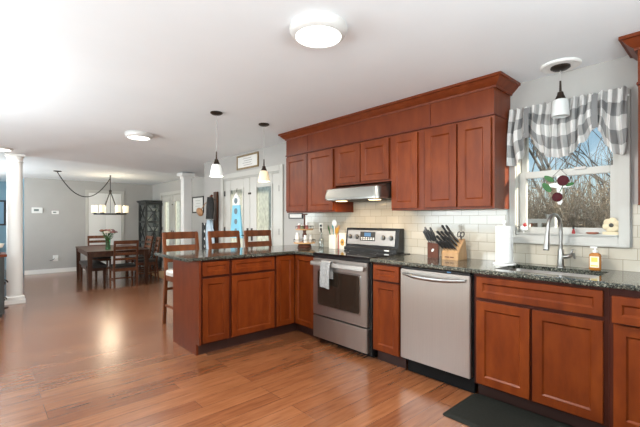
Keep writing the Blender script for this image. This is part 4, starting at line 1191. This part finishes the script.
# vase and bouquet
VP = Vector((-8.86, -1.14, DF + .7652))
vz = thing('flower_vase', 'green glass vase standing on the dining table', 'vase', VP)
build(MB().lathe([(.001, 0), (.050, 0), (.055, .02), (.045, .12), (.050, .22), (.060, .25), (.056, .25), (.046, .22), (.041, .12), (.050, .022), (.001, .008)], 0, 0, 24, caps=False), 'vessel', M['vase_glass'], vz, local=True)
bq = thing('bouquet', 'mixed pink and cream flowers with green leaves in the vase', 'flowers', VP + Vector((0, 0, .012)))
random.seed(3)
fc = [mat('pink_petal', (.45, .20, .18), .7), mat('cream_petal', (.75, .68, .55), .7), mat('rust_petal', (.36, .14, .07), .7), mat('mauve_petal', (.33, .20, .22), .7)]
stm = MB(); lvm = MB()
for i in range(15):
    a = 2.4*i; r = .05 + .12*math.sqrt((i + .5)/15)
    h = .44 - .9*(r - .05)**1.2 + random.uniform(-.03, .03)
    tip = Vector((r*math.cos(a), r*math.sin(a), h))
    stm.tube([(.012*math.cos(a), .012*math.sin(a), .01), (.03*math.cos(a), .03*math.sin(a), .24), tip], .004, 5)
    f = MB()
    rot = Vector((math.cos(a)*.5, math.sin(a)*.5, 1)).to_track_quat('Z', 'Y').to_matrix()
    for k in range(6):
        b = 2*PI*k/6
        f.blob(tip + rot @ Vector((.022*math.cos(b), .022*math.sin(b), .004)), .020, .020, .014, 6)
    f.blob(tip + rot @ Vector((0, 0, .012)), .018, .018, .014, 6)
    build(f, 'flower', fc[i % 4], bq, local=True)
for i in range(14):
    a = 1.9*i; p = Vector((.07*math.cos(a), .07*math.sin(a), .22 + .012*i))
    rot = Vector((math.cos(a), math.sin(a), .6)).to_track_quat('Z', 'Y').to_matrix()
    lvm.blob(p, .022, .006, .055, 6, rot)
build(stm, 'stems', M['green'], bq, local=True)
build(lvm, 'leaves', M['green'], bq, local=True)

# glazed display cabinet in the corner
HX0, HX1, HY0, HY1, HZ0, HZ1 = -11.72, -11.07, .325, .785, DF, 1.82
hc = thing('display_cabinet', 'tall charcoal display cabinet with crossed glass doors in the dining corner', 'cabinet', ((HX0 + HX1)/2, .55, DF))
fr = MB()
p_ = .055
for x in (HX0, HX1 - p_):
    for y in (HY0, HY1 - p_): fr.box(x, x + p_, y, y + p_, HZ0, HZ1 - .05)
for z in (HZ0 + .06, .55, 1.16, HZ1 - .13):
    fr.box(HX0 + p_, HX1 - p_, HY0, HY0 + .03, z, z + .06).box(HX1 - .03, HX1, HY0 + p_, HY1 - p_, z, z + .06).box(HX0, HX0 + .03, HY0 + p_, HY1 - p_, z, z + .06)
fr.box(HX0, HX1, HY1 - .02, HY1, HZ0 + .05, HZ1 - .05)
build(fr, 'frame', M['black_wood'], hc, bevel=.003)
build(MB().box(HX0 - .03, HX1 + .03, HY0 - .03, HY1, HZ1 - .06, HZ1 - .03).box(HX0 - .045, HX1 + .045, HY0 - .045, HY1, HZ1 - .03, HZ1), 'cornice', M['black_wood'], hc, bevel=.004)
for z in (HZ0 + .07, .20, .575, .90, 1.185, 1.5):
    build(MB().box(HX0 + .02, HX1 - .02, HY0 + .02, HY1 - .02, z, z + .018), 'shelf', M['black_wood'], hc)
for (z0, z1) in ((HZ0 + .12, .55), (.61, 1.16), (1.22, HZ1 - .13)):
    x = MB()
    x.bar((HX0 + p_, HY0 + .015, z0), (HX1 - p_, HY0 + .015, z1), .018, .03, (0, 1, 0)).bar((HX0 + p_, HY0 + .017, z1), (HX1 - p_, HY0 + .017, z0), .018, .03, (0, 1, 0))
    x.bar((HX1 - .015, HY0 + p_, z0), (HX1 - .015, HY1 - p_, z1), .03, .018, (0, 0, 1)).bar((HX1 - .017, HY0 + p_, z1), (HX1 - .017, HY1 - p_, z0), .03, .018, (0, 0, 1))
    build(x, 'cross_bars', M['black_wood'], hc)
    build(MB().box(HX0 + p_, HX1 - p_, HY0 + .022, HY0 + .026, z0, z1).box(HX1 - .026, HX1 - .022, HY0 + p_, HY1 - p_, z0, z1), 'glass_panel', M['cab_glass'], hc)
def dish(x, y, z, r, h, name, label):
    tag(build(MB().lathe([(.001, .004), (r*.5, 0), (r*.55, .004), (r, h), (r - .006, h), (r*.45, .012), (.001, .012)], x, y, 20, z, caps=False), name, M['ceramic']), label, 'dishes', 'white dishes in the display cabinet')
for (x, y, z, r, h, nm, lb) in ((-11.25, .48, 1.204, .10, .09, 'serving_bowl', 'white bowl on the upper glass shelf of the charcoal cabinet, near corner'), (-11.5, .5, 1.204, .10, .12, 'serving_bowl', 'white bowl on the upper shelf of the charcoal cabinet, far corner'), (-11.22, .62, 1.519, .09, .07, 'serving_bowl', 'shallow white bowl on the top shelf of the charcoal cabinet'),
                          (-11.2, .46, .919, .04, .11, 'white_cup', 'white cup at the near corner of the middle shelf'), (-11.2, .57, .919, .04, .11, 'white_cup', 'white cup in the middle of the middle shelf'), (-11.2, .67, .919, .04, .11, 'white_cup', 'white cup at the wall end of the middle shelf'), (-11.42, .45, .919, .045, .10, 'white_cup', 'white cup at the far side of the middle shelf')):
    dish(x, y, z, r, h, nm, lb)
# door mat
mm = MB().box(-10.2, -8.9, .06, .55, DF + .001, DF + .012)
tag(build(mm, 'doormat', M['jute'], bevel=.003), 'tan woven mat on the floor before the dining room glazed doors', 'mat')

# controls and outlets on the far dining wall
def wallbox(name, label, cat, y, z, w, h, d, screen):
    t = thing(name, label, cat, (-11.9, y, z))
    build(MB().box(.0005, d, -w/2, w/2, -h/2, h/2), 'case', M['plastic'], t, local=True, bevel=.006)
    build(MB().box(d - .001, d + .002, -w/2 + w*.2, w/2 - w*.35, -h*.15, h*.22), 'screen', screen, t, local=True)
    return t
M['lcd'] = mat('grey_lcd', (.16, .20, .19), .3)
wallbox('thermostat', 'white thermostat panel on the grey dining wall, left and larger of two', 'thermostat', -2.12, 1.50, .23, .15, .03, M['lcd'])
wallbox('wall_switch', 'small white control on the grey dining wall right of the thermostat', 'control', -1.73, 1.45, .16, .09, .025, M['lcd'])
ot = thing('wall_outlet', 'white outlet with a plugged-in adapter low on the grey dining wall', 'outlet', (-11.9, -1.72, .22))
build(MB().box(.0005, .008, -.06, .06, -.08, .08), 'cover_plate', M['plastic'], ot, local=True, bevel=.003)
build(MB().box(.008, .06, -.03, .05, -.03, .05), 'adapter', M['plastic'], ot, local=True, bevel=.006)
build(MB().tube([(.05, -.03, -.01), (.06, -.09, -.05), (.03, -.13, -.06)], .008, 6), 'plug_cord', M['black'], ot, local=True)

# ---------------------------------------------------------------- hall rack beside the kitchen doors
hr = thing('hall_rack', 'tall narrow dark wood coat rack against the wall left of the kitchen doors', 'coat rack', (-5.965, -.05, 0))
build(MB().box(-6.03, -5.90, -.05, -.012, .0, 1.765), 'back_board', M['dining_wood'], hr, bevel=.004)
for z, x in ((1.62, -5.95), (1.45, -6.0), (1.24, -5.98)):
    build(MB().tube([(x, -.05, z), (x, -.09, z - .005), (x, -.105, z + .025)], .007, 8), 'hook', M['iron'], hr)
def cloth(name, label, cat, m, cx, cy, z0, z1, w, d, seed, waist=None, legs=False, parent=None):
    rnd = random.Random(seed); mb = MB(); rings = []
    for k in range(15):
        s = k/14; z = z1 + (z0 - z1)*s
        ww = w*(.30 + .75*min(1, s*2.4)**.7) * (1 - .12*s if not legs else 1)
        ring = []
        for j in range(24):
            a = 2*PI*j/24
            f = 1 + .10*math.sin(5*a + 3*s + seed) + .05*math.sin(9*a - 4*s)
            ring.append((cx + ww*.5*math.cos(a)*f + .02*math.sin(3*s + seed), cy + d*.5*math.sin(a)*f, z))
        rings.append(ring)
    mb.loft(rings)
    return mb
jk = thing('jacket', 'black jacket hanging on the hall rack', 'jacket', (-5.95, -.16, 1.3))
M['blackcloth'] = noisy('black_cloth', ((.3, (.012, .012, .013)), (.7, (.03, .03, .03))), (1, 1, 1), 30, .9)
build(cloth('j', '', '', M['blackcloth'], -5.95, -.16, 1.27, 1.66, .19, .11, 1), 'body', M['blackcloth'], jk)
build(MB().tube([(-5.90, -.17, 1.56), (-5.85, -.18, 1.42), (-5.83, -.18, 1.27)], [.04, .04, .032], 10), 'sleeve', M['blackcloth'], jk)
build(MB().tube([(-5.95, -.14, 1.66), (-5.95, -.11, 1.70)], [.03, .02], 8), 'collar', M['walnut'], jk)
bgm = MB().blob((-6.05, -.30, 1.395), .12, .045, .07, 10, Matrix.Rotation(.35, 3, 'Y'))
hb_ = thing('handbag', 'tan brown bag hanging on the hall rack left of the jacket', 'bag', (-6.04, -.27, 1.395))
M['tan'] = noisy('tan_leather', ((.3, (.26, .12, .05)), (.7, (.36, .19, .08))), (1, 1, 1), 12, .5)
build(bgm, 'body', M['tan'], hb_)
build(MB().tube([(-6.10, -.25, 1.44), (-6.04, -.20, 1.55), (-5.97, -.10, 1.635)], .008, 8), 'strap', M['tan'], hb_)
jn = thing('jeans', 'light blue jeans hanging on the hall rack below the jacket', 'jeans', (-6.02, -.14, .9))
M['denim'] = noisy('light_denim', ((.3, (.34, .46, .55)), (.7, (.55, .66, .74))), (1, 1, 1), 14, .9)
build(cloth('p', '', '', M['denim'], -6.0, -.125, .72, 1.255, .24, .10, 4, legs=True), 'body', M['denim'], jn)
ag = thing('lattice_gate', 'folded dark lattice gate with pale gaps by the wall corner', 'gate', (-6.25, -.12, 0))
gx, gy = -6.25, -.12
gm = MB()
for s in (-1, 1): gm.box(gx + s*.075 - .012, gx + s*.075 + .012, gy - .012, gy + .012, .0, 1.20)
build(gm, 'rail', M['black_wood'], ag)
zz = MB()
for k in range(8):
    z = .06 + k*.14
    zz.bar((gx - .07, gy, z), (gx + .07, gy, z + .14), .014, .026, (0, 1, 0)).bar((gx + .07, gy + .001, z), (gx - .07, gy + .001, z + .14), .014, .026, (0, 1, 0))
build(zz, 'lattice', M['black_wood'], ag)
bk = MB().box(gx - .066, gx + .066, gy + .014, gy + .02, .06, 1.18)
build(bk, 'backing_sheet', M['white'], ag)

# ---------------------------------------------------------------- left edge: console
cs = thing('console_cabinet', 'dark console cabinet with a reddish wood top at the left edge', 'cabinet', (-6.13, -3.30, 0))
build(MB().box(-6.35, -5.93, -3.60, -2.99, .04, .775), 'body', M['black_wood'], cs, bevel=.003)
build(MB().box(-6.37, -5.91, -3.62, -2.965, .776, .81), 'top', M['cherry_panel'], cs, bevel=.004)
build(MB().box(-6.33, -5.95, -3.58, -3.01, 0, .04), 'plinth', M['black'], cs)
for y in (-3.33,):
    build(MB().box(-5.93, -5.915, -3.58, -3.34, .07, .75), 'door', M['black_wood'], cs, bevel=.003)
    build(MB().box(-5.93, -5.915, -3.32, -3.01, .07, .75), 'door', M['black_wood'], cs, bevel=.003)
tl = thing('footed_bowl', 'pale bowl on a dark foot standing on the console at the left edge', 'bowl', (-6.13, -3.07, .8105))
build(MB().lathe([(.05, 0), (.055, .01), (.02, .03), (.02, .06)], 0, 0, 20), 'foot', M['iron'], tl, local=True)
build(MB().lathe([(.02, .06), (.07, .08), (.09, .13), (.085, .13), (.06, .085), (.001, .07)], 0, 0, 24, caps=False), 'bowl', M['ceramic'], tl, local=True)
sr = thing('scroll_stand', 'small dark bronze scroll ornament on a thin stand beside the round column', 'ornament', (-6.60, -2.98, 0))
build(MB().lathe([(.06, 0), (.06, .012), (.01, .02)], 0, 0, 16).tube([(0, 0, .015), (0, 0, .46)], .007, 8), 'stand', M['bronze'], sr, local=True)
for z, s in ((.36, 1), (.12, .8)):
    pts = []
    for i in range(20):
        a = i*.42; r = .05*s*(1 - i/24)
        pts.append((r*math.cos(a)*.6, r*math.cos(a), z + r*math.sin(a)))
    build(MB().tube(pts, .010*s, 8), 'scroll', M['bronze'], sr, local=True)
pb = MB(); framepoly(pb, 0, .6, 0, .9, .05, 0, .02)
wp = thing('wall_picture', 'pale blue framed picture on the blue wall at the left edge', 'picture', (FX, -3.03, 1.45))
build(MB().box(.001, .02, -.35, .35, -.36, .36), 'frame', M['darkframe'], wp, local=True)
build(MB().box(.02, .024, -.30, .30, -.31, .31), 'print', mat('blue_print', (.25, .42, .55), .5), wp, local=True)

# ---------------------------------------------------------------- outdoors
GZ = -.45
M['snow'] = noisy('winter_ground', ((.3, (.16, .145, .12)), (.6, (.30, .30, .295)), (.8, (.11, .085, .055))), (1, 1, 1), .8, .9)
struct(MB().box(-30, 14, 0.16, 40, GZ - .1, GZ).box(-30, -13.8, -20, .16, GZ - .1, GZ), 'ground', M['snow'])
M['bark'] = noisy('grey_bark', ((.3, (.12, .10, .085)), (.7, (.28, .25, .22))), (6, 6, 1), 5, .9)
M['brush'] = noisy('dry_brush', ((.2, (.10, .075, .05)), (.45, (.28, .22, .155)), (.65, (.45, .37, .275)), (.85, (.66, .57, .45))), (1, 1, 1), 9, .9)
M['dryleaf'] = noisy('dry_grass', ((.3, (.28, .22, .155)), (.6, (.52, .43, .32)), (.8, (.80, .72, .60))), (1, 1, 1), 14, .9)
def bare_tree(x, y, h, seed, label, spread=.55, r0=.09):
    rnd = random.Random(seed); mb = MB()
    def grow(p, d, ln, r, lev):
        q = p; pts = [p]; n_ = 4
        for i in range(n_):
            d = (d + Vector((rnd.uniform(-1, 1), rnd.uniform(-1, 1), rnd.uniform(-.3, .6)))*.14).normalized()
            q = q + d*ln/n_; pts.append(q)
        mb.tube(pts, [r*(1 - .45*i/n_) for i in range(n_ + 1)], 6 if lev < 2 else 4, caps=False)
        if lev >= 4: return
        for k in range(4 if lev < 3 else 3):
            s = pts[1 + (k % n_)] if k < 3 else pts[-1]
            a = rnd.uniform(0, 2*PI)
            nd = (d + Vector((math.cos(a), math.sin(a), .25))*spread*rnd.uniform(.8, 1.5)).normalized()
            grow(s, nd, ln*rnd.uniform(.55, .75), r*.5, lev + 1)
    grow(Vector((x, y, GZ)), Vector((0, 0, 1)), h*.5, r0, 0)
    o = build(mb, 'bare_tree', M['bark'], smooth=60)
    return tag(o, label, 'tree', 'bare trees outside the windows')
bare_tree(-2.6, 8.0, 6.5, 1, 'bare tree seen through the upper left of the sink window')
bare_tree(-1.55, 8.6, 6.8, 2, 'bare tree seen through the upper middle of the sink window', .6)
bare_tree(-0.55, 7.6, 6.5, 5, 'bare tree seen through the upper right of the sink window', .65)
bare_tree(-9.5, 9.5, 6.5, 6, 'bare tree behind the right leaf of the kitchen glazed doors')
bare_tree(-18.0, 7.0, 6.5, 9, 'bare tree behind the dining room glazed doors')
def thicket(name, x0, x1, y0, y1, n_, h0, h1, seed, label):
    rnd = random.Random(seed); mb = MB(); lf = MB()
    for i in range(n_):
        x, y = rnd.uniform(x0, x1), rnd.uniform(y0, y1); h = rnd.uniform(h0, h1)
        lx, ly = rnd.uniform(-.8, .8), rnd.uniform(-.5, .3)
        p = [Vector((x + lx*s*s, y + ly*s*s, GZ + h*s*(1 - .18*s*abs(lx)))) for s in (0, .35, .7, 1)]
        r = rnd.uniform(.004, .010)
        mb.tube(p, [r, r*.9, r*.7, r*.35], 4, caps=False)
        for k in range(7):
            s = rnd.uniform(.25, 1); c = Vector((x + lx*s*s, y + ly*s*s, GZ + h*s*(1 - .18*s*abs(lx))))
            d = Vector((rnd.uniform(-1, 1), rnd.uniform(-1, 1), rnd.uniform(-.4, 1))).normalized()*rnd.uniform(.05, .16)
            w = Vector((rnd.uniform(-1, 1), rnd.uniform(-1, 1), rnd.uniform(-1, 1)))*rnd.uniform(.010, .024)
            lf.quad(c - w, c + d*.5 - w*.4, c + d, c + d*.5 + w*1.2)
    o = build(mb, name, M['brush'], smooth=60); tag(o, label, 'brush', kind='stuff')
    p = build(lf, 'dry_leaves', M['dryleaf'], o, smooth=10); p['kind'] = 'stuff'
thicket('brush_thicket', -4.2, 0.6, 4.0, 7.0, 3000, 1.5, 2.8, 11, 'dense dry brown brush filling the lower pane of the sink window')
thicket('brush_thicket', -13.5, -6.0, 5.5, 8.0, 900, 1.4, 2.5, 12, 'dry brush beyond the kitchen glazed doors')
# evergreen behind the thicket
def lattice(name, x0, x1, y, z0, z1, label, m):
    t = thing(name, label, 'fence', ((x0 + x1)/2, y, GZ))
    build(MB().box(x0, x1, y - .03, y + .03, z1 - .06, z1).box(x0, x1, y - .02, y + .02, z0, z0 + .06), 'rails', m, t)
    n_ = int((x1 - x0)/.14)
    pk = MB()
    for i in range(n_ + 1):
        x = x0 + (x1 - x0)*i/n_; pk.box(x - .022, x + .022, y - .018, y + .018, z0 + .03, z1 - .02)
    build(pk, 'balusters', m, t)
    for x in (x0, x1): build(MB().box(x - .05, x + .05, y - .05, y + .05, GZ, z1 + .06), 'post', m, t)
M['snowwhite'] = mat('white_fence_paint', (.82, .82, .80), .5)
lattice('deck_railing', -8.8, -5.2, 2.0, .28, 1.12, 'white deck railing outside the kitchen glazed doors', M['snowwhite'])
lattice('garden_fence', -2.35, -1.30, 2.6, .55, 1.27, 'white garden fence section low behind the sink window', M['snowwhite'])
# pale blue lighthouse plaque hung on the inside of the left kitchen door
lh = thing('lighthouse_plaque', 'pale blue lighthouse plaque with a white top on the left kitchen door', 'plaque', (-5.25, -.02, 1.0))
M['lhblue'] = mat('lighthouse_blue', (.20, .52, .68), .45)
P0, P1 = -.026, -.006
build(MB().prism_y([(-5.45, .95), (-5.05, .95), (-5.13, 1.50), (-5.37, 1.50)], P0, P1), 'tower', M['lhblue'], lh, bevel=.003)
build(MB().prism_y([(-5.37, 1.501), (-5.13, 1.501), (-5.13, 1.60), (-5.25, 1.72), (-5.37, 1.60)], P0, P1), 'lantern', M['white'], lh, bevel=.003)
M['porthole'] = mat('slate_grey', (.14, .19, .22), .5)
for z, r in ((1.575, .05), (1.40, .05), (1.225, .045), (1.07, .04)):
    build(MB().prism_y([(-5.25 + r*math.cos(2*PI*i/18), z + r*math.sin(2*PI*i/18)) for i in range(18)], P0 - .006, P0 - .0005), 'porthole', M['porthole'], lh)
build(MB().tube([(-5.25, -.018, 1.72), (-5.25, -.004, 1.79)], .004, 6), 'hanger', M['iron'], lh)
